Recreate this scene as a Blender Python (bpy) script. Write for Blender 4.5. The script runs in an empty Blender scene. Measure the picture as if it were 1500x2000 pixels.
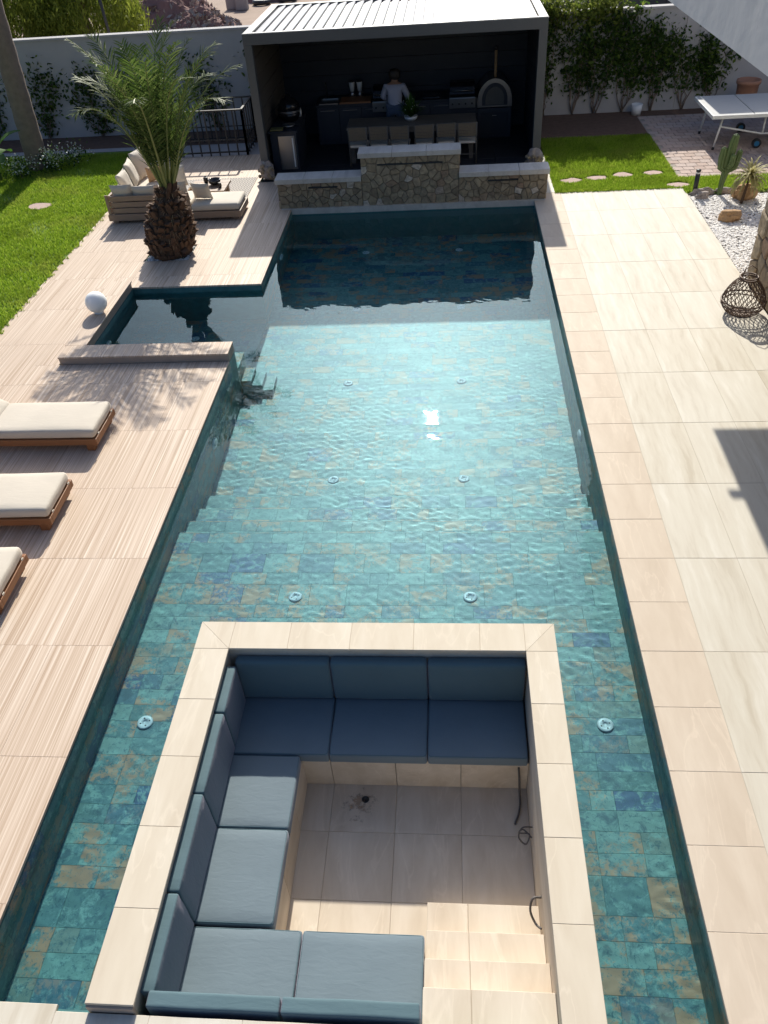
import bpy, bmesh, math, random
import numpy as np
from mathutils import Matrix, Vector, noise
random.seed(7); rng = np.random.default_rng(7)
sc = bpy.context.scene; COL = sc.collection
R = math.radians
# ------------------------------------------------------------------ camera
cam = bpy.data.objects.new('camera', bpy.data.cameras.new('camera')); COL.objects.link(cam); sc.camera = cam
cam.data.sensor_fit = 'VERTICAL'; cam.data.sensor_height = 36; cam.data.lens = 1550.4/2000*36; cam.data.clip_end = 3000
_P, _Y, _R = R(40.35), R(6.312), R(-4.427)
_f = Vector((-math.sin(_Y)*math.cos(_P), math.cos(_Y)*math.cos(_P), -math.sin(_P)))
_r = Vector((math.cos(_Y), math.sin(_Y), 0)); _u = _r.cross(_f)
_r2 = math.cos(_R)*_r+math.sin(_R)*_u; _u2 = -math.sin(_R)*_r+math.cos(_R)*_u
cam.matrix_world = Matrix.Translation((0, 0, 5.77)) @ Matrix((_r2, _u2, -_f)).transposed().to_4x4()
# ------------------------------------------------------------------ sky, sun, exposure
SUN_EL, SUN_AZ = R(33.6), R(-1.6)
w = bpy.data.worlds.new('World'); sc.world = w; w.use_nodes = True
_nt = w.node_tree; _sky = _nt.nodes.new('ShaderNodeTexSky'); _sky.sky_type = 'NISHITA'; _sky.sun_disc = False
_sky.sun_elevation = SUN_EL; _sky.sun_rotation = SUN_AZ; _sky.dust_density = 4.0; _sky.ozone_density = 6.0; _sky.air_density = 1.0
_nt.links.new(_sky.outputs[0], _nt.nodes['Background'].inputs[0]); _nt.nodes['Background'].inputs[1].default_value = 0.10
sun = bpy.data.lights.new('sun', 'SUN'); sun.energy = 4.6; sun.angle = R(0.53); sun.color = (1, .95, .84)
so = bpy.data.objects.new('sun', sun); COL.objects.link(so)
_d = Vector((math.sin(SUN_AZ)*math.cos(SUN_EL), math.cos(SUN_AZ)*math.cos(SUN_EL), math.sin(SUN_EL)))
so.rotation_euler = _d.to_track_quat('Z', 'Y').to_euler()
sun.cycles.is_caustics_light = True
vs = sc.view_settings; vs.view_transform = 'Standard'; vs.look = 'None'; vs.gamma = 1; vs.use_curve_mapping = False; vs.exposure = 0.42
sc.cycles.use_denoising = True; sc.cycles.max_bounces = 10; sc.cycles.transmission_bounces = 8; sc.cycles.transparent_max_bounces = 12
sc.cycles.caustics_refractive = True; sc.cycles.caustics_reflective = False; sc.cycles.sample_clamp_indirect = 6

# ------------------------------------------------------------------ mesh helpers
BASE = {}
class MB:
    def __init__(s): s.v = []; s.f = []; s.m = []
    def add(s, v, f, m=0):
        n = len(s.v); s.v += [tuple(p) for p in v]; s.f += [tuple(i+n for i in q) for q in f]; s.m += [m]*len(f); return s
    def box(s, a, b, m=0):
        (x0, y0, z0), (x1, y1, z1) = a, b
        v = [(x, y, z) for x in (x0, x1) for y in (y0, y1) for z in (z0, z1)]
        return s.add(v, [(0, 1, 3, 2), (4, 6, 7, 5), (0, 4, 5, 1), (2, 3, 7, 6), (0, 2, 6, 4), (1, 5, 7, 3)], m)
    def bar(s, p, q, w, h, m=0, up=(0, 0, 1)):
        p, q = Vector(p), Vector(q); d = (q-p).normalized(); u = Vector(up)
        if abs(d.dot(u)) > .95: u = Vector((0, 1, 0))
        a = d.cross(u).normalized()*w/2; b = a.cross(d).normalized()*h/2
        v = [p-a-b, p+a-b, p+a+b, p-a+b, q-a-b, q+a-b, q+a+b, q-a+b]
        return s.add(v, [(3, 2, 1, 0), (4, 5, 6, 7), (0, 1, 5, 4), (1, 2, 6, 5), (2, 3, 7, 6), (3, 0, 4, 7)], m)
    def tube(s, pts, rad, n=8, m=0, cap=True):
        pts = [Vector(p) for p in pts]; rad = rad if isinstance(rad, (list, tuple)) else [rad]*len(pts)
        rings = []; prev = None
        for i, p in enumerate(pts):
            d = (pts[min(i+1, len(pts)-1)]-pts[max(i-1, 0)]).normalized()
            if prev is None: a = d.orthogonal().normalized()
            else: a = (prev-d*prev.dot(d)).normalized()
            prev = a; b = d.cross(a)
            rings.append([p+(a*math.cos(2*math.pi*k/n)+b*math.sin(2*math.pi*k/n))*rad[i] for k in range(n)])
        v = [q for r in rings for q in r]
        f = [(i*n+k, i*n+(k+1) % n, (i+1)*n+(k+1) % n, (i+1)*n+k) for i in range(len(pts)-1) for k in range(n)]
        if cap: f += [tuple(range(n-1, -1, -1)), tuple((len(pts)-1)*n+k for k in range(n))]
        return s.add(v, f, m)
    def lathe(s, prof, n=20, c=(0, 0, 0), m=0, cap=True):
        v = [(c[0]+r*math.cos(2*math.pi*k/n), c[1]+r*math.sin(2*math.pi*k/n), c[2]+z) for r, z in prof for k in range(n)]
        f = [(i*n+k, i*n+(k+1) % n, (i+1)*n+(k+1) % n, (i+1)*n+k) for i in range(len(prof)-1) for k in range(n)]
        if cap: f += [tuple(range(n-1, -1, -1)), tuple((len(prof)-1)*n+k for k in range(n))]
        return s.add(v, f, m)
    def rbox(s, a, b, r, mid=3, puff=0, nz=0, seed=0, m=0, xf=None):
        h = [(b[i]-a[i])/2 for i in range(3)]; c = [(b[i]+a[i])/2 for i in range(3)]; r = min(r, min(h)*.98)
        ax = []
        for i in range(3):
            L = [-h[i], -h[i]+.3*r, -h[i]+r]; k = h[i]-r
            L += [-k+2*k*j/(mid+1) for j in range(1, mid+1)] if k > 1e-4 else []
            L += [h[i]-r, h[i]-.3*r, h[i]]; ax.append(L)
        idx = {}; V = []; F = []
        def vid(p):
            key = tuple(round(t, 5) for t in p)
            if key not in idx:
                q = Vector(p); inn = Vector([max(-h[i]+r, min(h[i]-r, p[i])) for i in range(3)]); d = q-inn
                if d.length > 1e-7: q = inn+d.normalized()*r
                if puff:
                    u, t = q.x/h[0], q.y/h[1]; q.z += (puff if q.z > 0 else 0)*max(0, 1-u*u)*max(0, 1-t*t)
                if nz: q += Vector(noise.noise_vector((q.x*5+seed*7.3, q.y*5+seed, q.z*5)))*nz
                q = q+Vector(c)
                if xf: q = xf @ q
                idx[key] = len(V); V.append(q)
            return idx[key]
        for i in range(3):
            j, k = (i+1) % 3, (i+2) % 3
            for sg in (-1, 1):
                A, B = ax[j], ax[k]
                for p in range(len(A)-1):
                    for q in range(len(B)-1):
                        quad = []
                        for (s1, s2) in ((p, q), (p+1, q), (p+1, q+1), (p, q+1)):
                            P3 = [0, 0, 0]; P3[i] = sg*h[i]; P3[j] = A[s1]; P3[k] = B[s2]; quad.append(vid(P3))
                        F.append(tuple(quad if sg > 0 else quad[::-1]))
        return s.add(V, F, m)
    def build(s, name, mats, parent=None, smooth=False, loc=None, local=False):
        me = bpy.data.meshes.new(name)
        b = Vector((0, 0, 0))
        if parent is not None and not local: b = BASE.get(parent, Vector((0, 0, 0)))
        elif loc is not None and not local: b = Vector(loc)
        me.from_pydata([(p[0]-b.x, p[1]-b.y, p[2]-b.z) for p in s.v], [], s.f)
        if not isinstance(mats, (list, tuple)): mats = [mats]
        for q in mats: me.materials.append(q)
        if len(mats) > 1: me.polygons.foreach_set('material_index', s.m)
        if smooth: me.polygons.foreach_set('use_smooth', [True]*len(s.f))
        me.update()
        o = bpy.data.objects.new(name, me); COL.objects.link(o)
        if parent is not None: o.parent = parent; BASE[o] = BASE.get(parent, Vector((0, 0, 0)))
        elif loc is not None: o.location = loc; BASE[o] = Vector(loc)
        return o
def fastmesh(name, V, F, mats, parent=None, mi=None):
    """V (n,3) array, F (k,3|4) int array"""
    me = bpy.data.meshes.new(name); n, k = F.shape
    me.vertices.add(len(V)); me.vertices.foreach_set('co', np.asarray(V, np.float32).ravel())
    me.loops.add(n*k); me.loops.foreach_set('vertex_index', F.astype(np.int32).ravel())
    me.polygons.add(n); me.polygons.foreach_set('loop_start', np.arange(n, dtype=np.int32)*k)
    if not isinstance(mats, (list, tuple)): mats = [mats]
    for q in mats: me.materials.append(q)
    if mi is not None: me.polygons.foreach_set('material_index', mi.astype(np.int32))
    me.update(calc_edges=True)
    o = bpy.data.objects.new(name, me); COL.objects.link(o)
    if parent is not None:
        o.parent = parent; b = BASE.get(parent, Vector((0, 0, 0))); BASE[o] = b
        me.transform(Matrix.Translation(-b))
    return o
def tag(o, label, cat, group=None):
    o['label'] = label; o['category'] = cat
    if group: o['group'] = group
    return o
def kind(o, k): o['kind'] = k; return o
def thing(name, label, cat, loc=(0, 0, 0), group=None, rz=0):
    o = bpy.data.objects.new(name, None); COL.objects.link(o); o.location = loc; o.rotation_euler = (0, 0, rz)
    BASE[o] = Vector(loc); return tag(o, label, cat, group)
def inst(src, loc, parent, rz=0, scale=None):
    o = src.copy(); COL.objects.link(o); o.parent = parent; o.location = Vector(loc)-BASE.get(parent, Vector((0, 0, 0)))
    o.rotation_euler = (0, 0, rz)
    if scale: o.scale = scale
    return o
def copy_tree(o, parent=None):
    c = o.copy(); COL.objects.link(c); c.parent = parent
    for ch in list(o.children): copy_tree(ch, c)
    return c
def receiver(o): o.cycles.is_caustics_receiver = True; return o

# ------------------------------------------------------------------ materials
class NT:
    def __init__(s, name):
        s.m = bpy.data.materials.new(name); s.m.use_nodes = True; s.t = s.m.node_tree
        s.b = s.t.nodes['Principled BSDF']; s.o = s.t.nodes['Material Output']
    def n(s, t, **k):
        q = s.t.nodes.new('ShaderNode'+t)
        for a, b in k.items():
            if a.startswith('_'): setattr(q, a[1:], b)
            else: q.inputs[a].default_value = b
        return q
    def l(s, a, b): s.t.links.new(a, b)
    def pos(s, sx=1, sy=1, sz=1, obj=False):
        g = s.n('TexCoord').outputs['Object'] if obj else s.n('NewGeometry').outputs['Position']
        mp = s.n('Mapping'); mp.inputs['Scale'].default_value = (sx, sy, sz); s.l(g, mp.inputs[0]); return mp.outputs[0]
    def noise(s, vec, scale, detail=4, rough=.55, dist=0):
        q = s.n('TexNoise', Scale=scale, Detail=detail, Roughness=rough, Distortion=dist); s.l(vec, q.inputs['Vector']); return q.outputs[0]
    def ramp(s, fac, stops):
        q = s.n('ValToRGB'); e = q.color_ramp.elements
        while len(e) < len(stops): e.new(.5)
        for i, (p, c) in enumerate(stops): e[i].position = p; e[i].color = (*c, 1) if len(c) == 3 else c
        s.l(fac, q.inputs[0]); return q.outputs[0]
    def mix(s, a, b, f, mode='MIX'):
        q = s.n('Mix', _data_type='RGBA', _blend_type=mode)
        for sock, val in ((q.inputs[0], f), (q.inputs[6], a), (q.inputs[7], b)):
            if isinstance(val, (int, float)): sock.default_value = val
            elif isinstance(val, tuple): sock.default_value = (*val, 1)
            else: s.l(val, sock)
        return q.outputs[2]
    def math(s, a, b=0., op='ADD'):
        q = s.n('Math', _operation=op)
        for i, v in enumerate((a, b)):
            if isinstance(v, (int, float)): q.inputs[i].default_value = v
            else: s.l(v, q.inputs[i])
        return q.outputs[0]
    def rand(s):
        a = s.n('ObjectInfo').outputs['Random']; b = s.n('NewGeometry').outputs['Random Per Island']
        return s.math(s.math(a, b), 1.0, 'MODULO')
    def bump(s, h, strength=.3, dist=.01):
        q = s.n('Bump', Strength=strength, Distance=dist); s.l(h, q.inputs['Height']); s.l(q.outputs[0], s.b.inputs['Normal'])
    def done(s, col=None, rough=.6, metal=0, spec=None):
        if col is not None:
            if isinstance(col, tuple): s.b.inputs['Base Color'].default_value = (*col, 1)
            else: s.l(col, s.b.inputs['Base Color'])
        if isinstance(rough, (int, float)): s.b.inputs['Roughness'].default_value = rough
        else: s.l(rough, s.b.inputs['Roughness'])
        s.b.inputs['Metallic'].default_value = metal
        if spec is not None: s.b.inputs['Specular IOR Level'].default_value = spec
        return s.m
def simple(name, col, rough=.6, metal=0, var=.18, scale=9, bump=0):
    t = NT(name); p = t.pos(); nz = t.noise(p, scale, 5)
    c = t.mix(tuple(x*(1-var) for x in col), tuple(min(1, x*(1+var)) for x in col), nz)
    if bump: t.bump(nz, bump, .01)
    return t.done(c, rough, metal)
M = {}
def mk_stripe():
    t = NT('striped_stone'); r = t.rand(); g = t.n('SeparateXYZ'); t.l(t.n('NewGeometry').outputs['Position'], g.inputs[0])
    cc = t.n('CombineXYZ'); t.l(t.math(g.outputs[0], t.math(r, 9., 'MULTIPLY')), cc.inputs[0]); t.l(t.math(g.outputs[1], .006, 'MULTIPLY'), cc.inputs[1])
    a = t.noise(cc.outputs[0], 46, 2, .6); f_ = t.noise(cc.outputs[0], 120, 1, .5); b = t.noise(cc.outputs[0], 7, 2)
    h = t.math(t.math(a, .72, 'MULTIPLY'), t.math(f_, .28, 'MULTIPLY'))
    base = t.ramp(h, [(.36, (.39, .27, .18)), (.44, (.50, .375, .27)), (.52, (.575, .445, .335)), (.57, (.64, .515, .40)), (.65, (.74, .625, .51))])
    base = t.mix(base, (.52, .40, .30), t.math(b, .12, 'MULTIPLY')); base = t.mix(base, (.64, .52, .41), t.math(r, .1, 'MULTIPLY'))
    d = t.noise(t.pos(), .9, 5, .6); base = t.mix(base, (.40, .31, .235), t.ramp(d, [(.52, (0, 0, 0)), (.8, (.28, .28, .28))]))
    t.bump(h, .3, .003); return t.done(base, .55, spec=.3)
def mk_trav():
    t = NT('travertine'); r = t.rand()
    dz = t.noise(t.pos(), 1.5, 3); v = t.n('VectorMath', _operation='ADD'); t.l(t.pos(1, .10, 1), v.inputs[0])
    cc = t.n('CombineXYZ'); t.l(t.math(dz, .14, 'MULTIPLY'), cc.inputs[0]); t.l(r, cc.inputs[2]); t.l(cc.outputs[0], v.inputs[1])
    a = t.noise(v.outputs[0], 9, 6, .62)
    c = t.ramp(a, [(.32, (.49, .43, .335)), (.45, (.56, .505, .41)), (.55, (.585, .535, .44)), (.68, (.64, .595, .51))])
    c = t.mix(c, (.70, .67, .60), t.math(r, .3, 'MULTIPLY')); t.bump(a, .15, .004)
    return t.done(c, .62, spec=.2)
def mk_sand(name, c0, c1, c2):
    t = NT(name); r = t.rand(); mp = t.n('Mapping'); mp.inputs['Rotation'].default_value = (0, 0, .9); mp.inputs['Scale'].default_value = (1, .25, 1)
    v = t.n('VectorMath', _operation='ADD'); t.l(t.n('NewGeometry').outputs['Position'], v.inputs[0])
    cc = t.n('CombineXYZ'); t.l(t.math(r, 17., 'MULTIPLY'), cc.inputs[0]); t.l(t.math(r, 9., 'MULTIPLY'), cc.inputs[1]); t.l(cc.outputs[0], v.inputs[1]); t.l(v.outputs[0], mp.inputs[0])
    a = t.noise(mp.outputs[0], 4, 7, .6, .4); b = t.noise(mp.outputs[0], 2.2, 8, .5, 1.2)
    c = t.ramp(a, [(.3, c0), (.5, c1), (.72, c2)])
    vein = t.ramp(b, [(.485, (0, 0, 0)), (.5, (1, 1, 1)), (.515, (0, 0, 0))]); c = t.mix(c, tuple(min(1, x*1.25) for x in c2), t.math(vein, .22, 'MULTIPLY'))
    c = t.mix(c, c0, t.math(r, .3, 'MULTIPLY')); t.bump(a, .2, .004); return t.done(c, .65, spec=.2)
def mk_pool():
    t = NT('pool_tile'); r = t.rand(); g = t.n('NewGeometry').outputs['Position']
    v = t.n('VectorMath', _operation='ADD'); t.l(g, v.inputs[0]); cc = t.n('CombineXYZ')
    t.l(t.math(r, 31., 'MULTIPLY'), cc.inputs[0]); t.l(t.math(r, 57., 'MULTIPLY'), cc.inputs[1]); t.l(cc.outputs[0], v.inputs[1]); P = v.outputs[0]
    a = t.noise(P, 9, 7, .75, .6); b = t.noise(P, 26, 6, .8, .8); s = t.noise(P, 3.2, 4, .6)
    base = t.ramp(r, [(0, (.10, .215, .205)), (.16, (.17, .31, .275)), (.3, (.11, .235, .235)), (.44, (.21, .35, .31)), (.58, (.13, .255, .24)), (.72, (.19, .265, .225)), (.84, (.08, .175, .215)), (.92, (.055, .115, .215))])
    for e in t.t.nodes:
        if e.type == 'VALTORGB': e.color_ramp.interpolation = 'CONSTANT'
    c = t.mix(base, (.24, .42, .37), t.ramp(a, [(.50, (0, 0, 0)), (.60, (.85, .85, .85))]))
    c = t.mix(c, (.035, .12, .15), t.ramp(b, [(.36, (.95, .95, .95)), (.48, (0, 0, 0))]))
    c = t.mix(c, (.035, .10, .13), t.ramp(t.noise(P, 5, 5, .7, 1.), [(.34, (.85, .85, .85)), (.46, (0, 0, 0))]))
    rr = t.math(t.math(r, 7.13, 'MULTIPLY'), 1.0, 'MODULO')
    rust = t.math(t.ramp(t.math(t.math(s, .6, 'MULTIPLY'), t.math(b, .4, 'MULTIPLY')), [(.495, (0, 0, 0)), (.555, (1, 1, 1))]), t.ramp(rr, [(.30, (0, 0, 0)), (.5, (.9, .9, .9))]), 'MULTIPLY')
    c = t.mix(c, (.50, .27, .15), rust)
    return t.done(c, .4)
def mk_grass(name, c0, c1, c2):
    t = NT(name); r = t.n('NewGeometry').outputs['Random Per Island']; q = t.noise(t.pos(), 1.3, 4)
    c = t.ramp(r, [(0, c0), (.5, c1), (1, c2)]); c = t.mix(c, tuple(x*.6 for x in c1), t.ramp(q, [(.32, (.7, .7, .7)), (.5, (0, 0, 0))]))
    if 'grass' in name: c = t.mix(c, (.42, .40, .10), t.ramp(t.noise(t.pos(), .9, 5, .65), [(.52, (0, 0, 0)), (.75, (.55, .55, .55))]))
    t.b.inputs['Subsurface Weight'].default_value = 0
    m = t.done(c, .6, spec=.25)
    tr = t.n('BsdfTranslucent'); t.l(c, tr.inputs[0]); mx = t.n('MixShader'); mx.inputs[0].default_value = .45
    t.l(t.b.outputs[0], mx.inputs[1]); t.l(tr.outputs[0], mx.inputs[2]); t.l(mx.outputs[0], t.o.inputs[0]); return m
def mk_wood(name, c0, c1):
    t = NT(name); a = t.noise(t.pos(1.5, 14, 14), 3, 5, .65); return t.done(t.mix(c0, c1, a), .5)
def mk_fabric(name, col, sc_=240, tint=(1, 1, 1)):
    t = NT(name); a = t.noise(t.pos(), sc_, 2); b = t.noise(t.pos(), 3, 4)
    c = t.mix(tuple(x*.9 for x in col), tuple(min(1, x*1.08) for x in col), b); wr = t.noise(t.pos(3, 9, 3), 2.6, 4, .5, .8); t.bump(t.math(t.math(a, .25, 'MULTIPLY'), t.math(wr, 3., 'MULTIPLY')), .15, .005)
    m = t.done(c, .75, spec=.3); t.b.inputs['Sheen Weight'].default_value = .25; t.b.inputs['Sheen Tint'].default_value = (*tint, 1); return m
M['stripe'] = mk_stripe(); M['trav'] = mk_trav()
M['coping'] = mk_sand('coping_stone', (.53, .435, .335), (.59, .495, .39), (.65, .56, .45))
M['ring'] = mk_sand('ring_stone', (.56, .48, .37), (.62, .545, .43), (.68, .61, .50))
M['pitstone'] = mk_sand('pit_stone', (.52, .43, .33), (.62, .535, .43), (.70, .62, .52))
M['capstone'] = mk_sand('cap_stone', (.45, .42, .38), (.56, .52, .47), (.63, .60, .55))
M['pool'] = mk_pool(); M['edge'] = simple('tile_edge', (.42, .33, .26), .6)
M['poolwall'] = simple('pool_wall', (.065, .18, .185), .4, var=.6, scale=7)
M['grout'] = simple('grout', (.30, .26, .22), .9)
M['lightgrout'] = simple('light_grout', (.46, .39, .31), .9)
M['poolgrout'] = simple('pool_grout', (.10, .22, .22), .9)
M['concrete'] = simple('concrete', (.36, .34, .33), .85, scale=3)
M['grass'] = mk_grass('grass_blades', (.15, .26, .015), (.28, .42, .03), (.44, .54, .08))
M['soilgreen'] = simple('lawn_soil', (.13, .21, .03), .95, var=.4, scale=12)
M['soil'] = simple('soil', (.13, .075, .05), .95, var=.4, scale=8, bump=.4)
M['dirt'] = simple('dirt', (.33, .24, .18), .95, var=.3, scale=.6, bump=.4)
M['plaster'] = simple('plaster', (.66, .66, .66), .85, var=.05, scale=2.2, bump=.9)
M['wallplaster'] = simple('wall_plaster', (.42, .405, .40), .9, var=.12, scale=2.5, bump=.3)
M['anthracite'] = simple('anthracite_metal', (.075, .08, .085), .45, var=.06)
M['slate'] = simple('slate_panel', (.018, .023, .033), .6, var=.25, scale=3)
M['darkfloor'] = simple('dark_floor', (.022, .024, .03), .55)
M['louver'] = simple('louver_metal', (.44, .445, .45), .35, var=.04)
M['steel'] = simple('steel', (.27, .27, .275), .3, .9, var=.05)
M['black'] = simple('black_metal', (.02, .02, .022), .45)
M['blackgloss'] = simple('black_enamel', (.012, .012, .014), .2)
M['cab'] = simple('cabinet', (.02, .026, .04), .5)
M['wood'] = mk_wood('teak', (.20, .105, .05), (.33, .19, .10))
M['oak'] = mk_wood('weathered_oak', (.24, .16, .105), (.38, .27, .19))
M['orangewood'] = mk_wood('oiled_wood', (.22, .085, .03), (.33, .145, .055))
M['cream'] = mk_fabric('cream_fabric', (.60, .53, .43)); M['cream2'] = mk_fabric('sofa_fabric', (.62, .55, .45))
M['tan'] = mk_fabric('tan_fabric', (.45, .27, .14))
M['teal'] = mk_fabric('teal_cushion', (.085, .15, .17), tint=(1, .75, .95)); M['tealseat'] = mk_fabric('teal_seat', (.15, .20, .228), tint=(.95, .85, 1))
M['weave'] = simple('woven_rope', (.21, .165, .11), .8, var=.3, scale=60)
M['greywood'] = simple('grey_wood', (.11, .10, .088), .6)
M['lampwhite'] = simple('globe_white', (.75, .75, .74), .45, var=.02)
_gm = NT('globe_plastic'); _gm.b.inputs['Subsurface Weight'].default_value = 1; _gm.b.inputs['Subsurface Radius'].default_value = (.3, .3, .3); _gm.b.inputs['Subsurface Scale'].default_value = .5; M['globe'] = _gm.done((.85, .85, .84), .5, spec=.2)
M['whiteplastic'] = simple('white_fitting', (.8, .82, .82), .35, var=.02)
M['bark'] = simple('bark', (.09, .055, .033), .95, var=.5, scale=14, bump=.8)
M['barkgrey'] = simple('grey_bark', (.21, .16, .125), .95, var=.35, scale=9, bump=.6)
M['stub'] = simple('leaf_stub', (.105, .055, .03), .9, var=.5, scale=12, bump=.5)
M['frond'] = mk_grass('palm_leaf', (.04, .075, .015), (.075, .12, .025), (.14, .18, .05))
M['rachis'] = simple('frond_stem', (.22, .24, .07), .5)
M['ivy'] = mk_grass('ivy_leaf', (.025, .06, .012), (.055, .11, .02), (.15, .22, .035))
M['ivytop'] = mk_grass('ivy_young_leaf', (.10, .15, .02), (.19, .24, .04), (.30, .32, .08))
M['leaf'] = mk_grass('broad_leaf', (.04, .11, .015), (.06, .15, .02), (.09, .19, .03))
M['pepper'] = mk_grass('pepper_leaf', (.11, .15, .02), (.20, .25, .03), (.32, .36, .06))
M['yucca'] = mk_grass('dry_leaf', (.26, .25, .10), (.36, .33, .15), (.48, .43, .22))
M['flower'] = simple('white_flower', (.62, .64, .56), .7)
M['cactus'] = simple('cactus_skin', (.10, .15, .05), .6, var=.3)
M['pebble'] = simple('white_pebble', (.80, .77, .73), .8, var=.2, scale=30)
M['rockorange'] = simple('ochre_rock', (.42, .26, .13), .9, var=.35, scale=8, bump=.8)
M['rockgrey'] = simple('grey_rock', (.34, .29, .26), .9, var=.35, scale=10, bump=.8)
M['flag'] = simple('flagstone', (.44, .31, .26), .85, var=.2)
M['terracotta'] = simple('terracotta', (.38, .19, .12), .8)
M['wicker'] = simple('wicker', (.13, .075, .045), .6, var=.3, scale=40)
M['rubbered'] = simple('red_rubble', (.24, .13, .11), .95, var=.4, scale=2, bump=1)
M['rope'] = simple('cable', (.10, .09, .085), .6)
M['blue'] = simple('blue_wheel', (.02, .16, .33), .4)
M['tabletop'] = simple('table_top', (.42, .42, .41), .55, var=.06)
M['hair'] = simple('hair', (.012, .01, .009), .6); M['skin'] = simple('skin', (.30, .17, .11), .55)
M['shirt'] = mk_fabric('shirt_cloth', (.33, .36, .46)); M['jeans'] = mk_fabric('denim', (.05, .08, .14))
def mk_stone(name, tint=1):
    t = NT(name); r = t.rand(); a = t.noise(t.pos(), 11, 6, .65)
    c = t.ramp(r, [(0, (.28, .21, .135)), (.25, (.40, .31, .195)), (.5, (.33, .265, .18)), (.75, (.47, .37, .24)), (.9, (.38, .25, .16)), (.97, (.64, .56, .46))])
    c = t.mix(c, (.12, .095, .07), t.ramp(a, [(.3, (.7, .7, .7)), (.6, (0, 0, 0))])); t.bump(a, .6, .02); return t.done(c, .85)
def mk_stain():
    t = NT('rust_stain'); v = t.n('VectorMath', _operation='DISTANCE'); t.l(t.n('NewGeometry').outputs['Position'], v.inputs[0]); v.inputs[1].default_value = (-.86, 3.82, PIT_Z)
    q = t.noise(t.pos(), 13, 6, .7); f_ = t.math(q, t.math(v.outputs['Value'], 1.15, 'MULTIPLY'), 'SUBTRACT'); m = t.done(t.mix((.36, .22, .13), (.55, .43, .32), t.noise(t.pos(), 30, 4)), .8)
    tr = t.n('BsdfTransparent'); mx = t.n('MixShader'); t.l(t.ramp(f_, [(.36, (0, 0, 0)), (.52, (.6, .6, .6))]), mx.inputs[0]); t.l(tr.outputs[0], mx.inputs[1]); t.l(t.b.outputs[0], mx.inputs[2]); t.l(mx.outputs[0], t.o.inputs[0]); return m
PIT_Z = -1.08
M['stain'] = mk_stain()
M['stone'] = mk_stone('wall_stone'); M['mortar'] = simple('mortar', (.15, .125, .10), .95)
def mk_paver():
    t = NT('brick_paver'); r = t.rand(); a = t.noise(t.pos(), 14, 4)
    c = t.ramp(r, [(0, (.40, .29, .24)), (.5, (.50, .38, .32)), (1, (.46, .37, .33))]); c = t.mix(c, (.30, .22, .18), t.math(a, .4, 'MULTIPLY')); return t.done(c, .85)
M['paver'] = mk_paver()
def mk_rug():
    t = NT('rug_pattern'); g = t.n('SeparateXYZ'); t.l(t.n('NewGeometry').outputs['Position'], g.inputs[0])
    ab = t.math(t.math(t.math(g.outputs[1], 5., 'MULTIPLY'), 0, 'FRACT'), .5, 'SUBTRACT'); zz = t.math(ab, 0, 'ABSOLUTE')
    st = t.math(t.math(t.math(g.outputs[0], 16., 'MULTIPLY'), t.math(zz, 2.6, 'MULTIPLY')), 0, 'FRACT')
    return t.done(t.ramp(st, [(.42, (.62, .57, .50)), (.5, (.28, .25, .23))]), .9)
M['rug'] = mk_rug()
def mk_water():
    m = bpy.data.materials.new('water'); m.use_nodes = True; nt = m.node_tree; nt.nodes.clear()
    o = nt.nodes.new('ShaderNodeOutputMaterial'); g = nt.nodes.new('ShaderNodeBsdfGlass'); g.inputs['IOR'].default_value = 1.33
    g.inputs['Roughness'].default_value = 0; g.inputs[0].default_value = (.72, .945, 1, 1); nt.links.new(g.outputs[0], o.inputs[0]); return m
M['water'] = mk_water()

# ================================================================== SETTING
XL, XR, Y0, YF, ZW = -3.25, 1.73, 1.74, 16.39, -.12
SX0, SY0, SY1 = -5.55, 10.55, 12.85                  # spa bay on the left of the pool
RX0, RX1, RY1, RI0, RI1, RIY = -2.40, .95, 5.02, -2.09, .69, 4.71   # seating pit, outer and inner rectangles
PITZ, SHZ, DPZ = -1.08, -.62, -1.50
def tilebox(name, sx, sy, h, mat, bev=.006, edge=None):
    """one tile, centred in x/y, top at z=0: arris chamfered"""
    b = MB(); x, y = sx/2, sy/2
    v = [(-x, -y, -h), (x, -y, -h), (x, y, -h), (-x, y, -h), (-x, -y, -bev), (x, -y, -bev), (x, y, -bev), (-x, y, -bev),
         (-x+bev, -y+bev, 0), (x-bev, -y+bev, 0), (x-bev, y-bev, 0), (-x+bev, y-bev, 0)]
    f = [(8, 9, 10, 11)]
    for lo in (0, 4):
        for k in range(4): f.append((lo+k, lo+(k+1) % 4, lo+4+(k+1) % 4, lo+4+k))
    b.add(v, f)
    me = bpy.data.meshes.new(name); me.from_pydata(b.v, [], b.f); me.materials.append(mat); return me
_tcache = {}
def tile(parent, x0, x1, y0, y1, z, mat, gap=.0016, h=.03, name='tile', uw=False, bev=.003):
    key = (round(x1-x0, 3), round(y1-y0, 3), mat.name, h, gap)
    if key not in _tcache: _tcache[key] = tilebox(name, x1-x0-(gap if mat is not M['stripe'] else .0012), y1-y0-gap, h, mat, bev if mat is not M['stripe'] else .0012)
    o = bpy.data.objects.new(name, _tcache[key]); COL.objects.link(o); o.parent = parent
    o.location = Vector(((x0+x1)/2, (y0+y1)/2, z+random.uniform(-.0006, .0006)))-BASE.get(parent, Vector((0, 0, 0)))
    if uw: receiver(o)
    return o
# ground far around, below everything
g = MB()
for a in [(-400, -60, -7.32, 600), (4.72, -60, 400, 600), (-7.32, 22.9, 4.72, 600), (-7.32, -60, 4.72, -1.2)]:
    g.add([(a[0], a[1], -.06), (a[2], a[1], -.06), (a[2], a[3], -.06), (a[0], a[3], -.06)], [(0, 1, 2, 3)])
ground = kind(g.build('ground', M['dirt']), 'structure')
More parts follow.
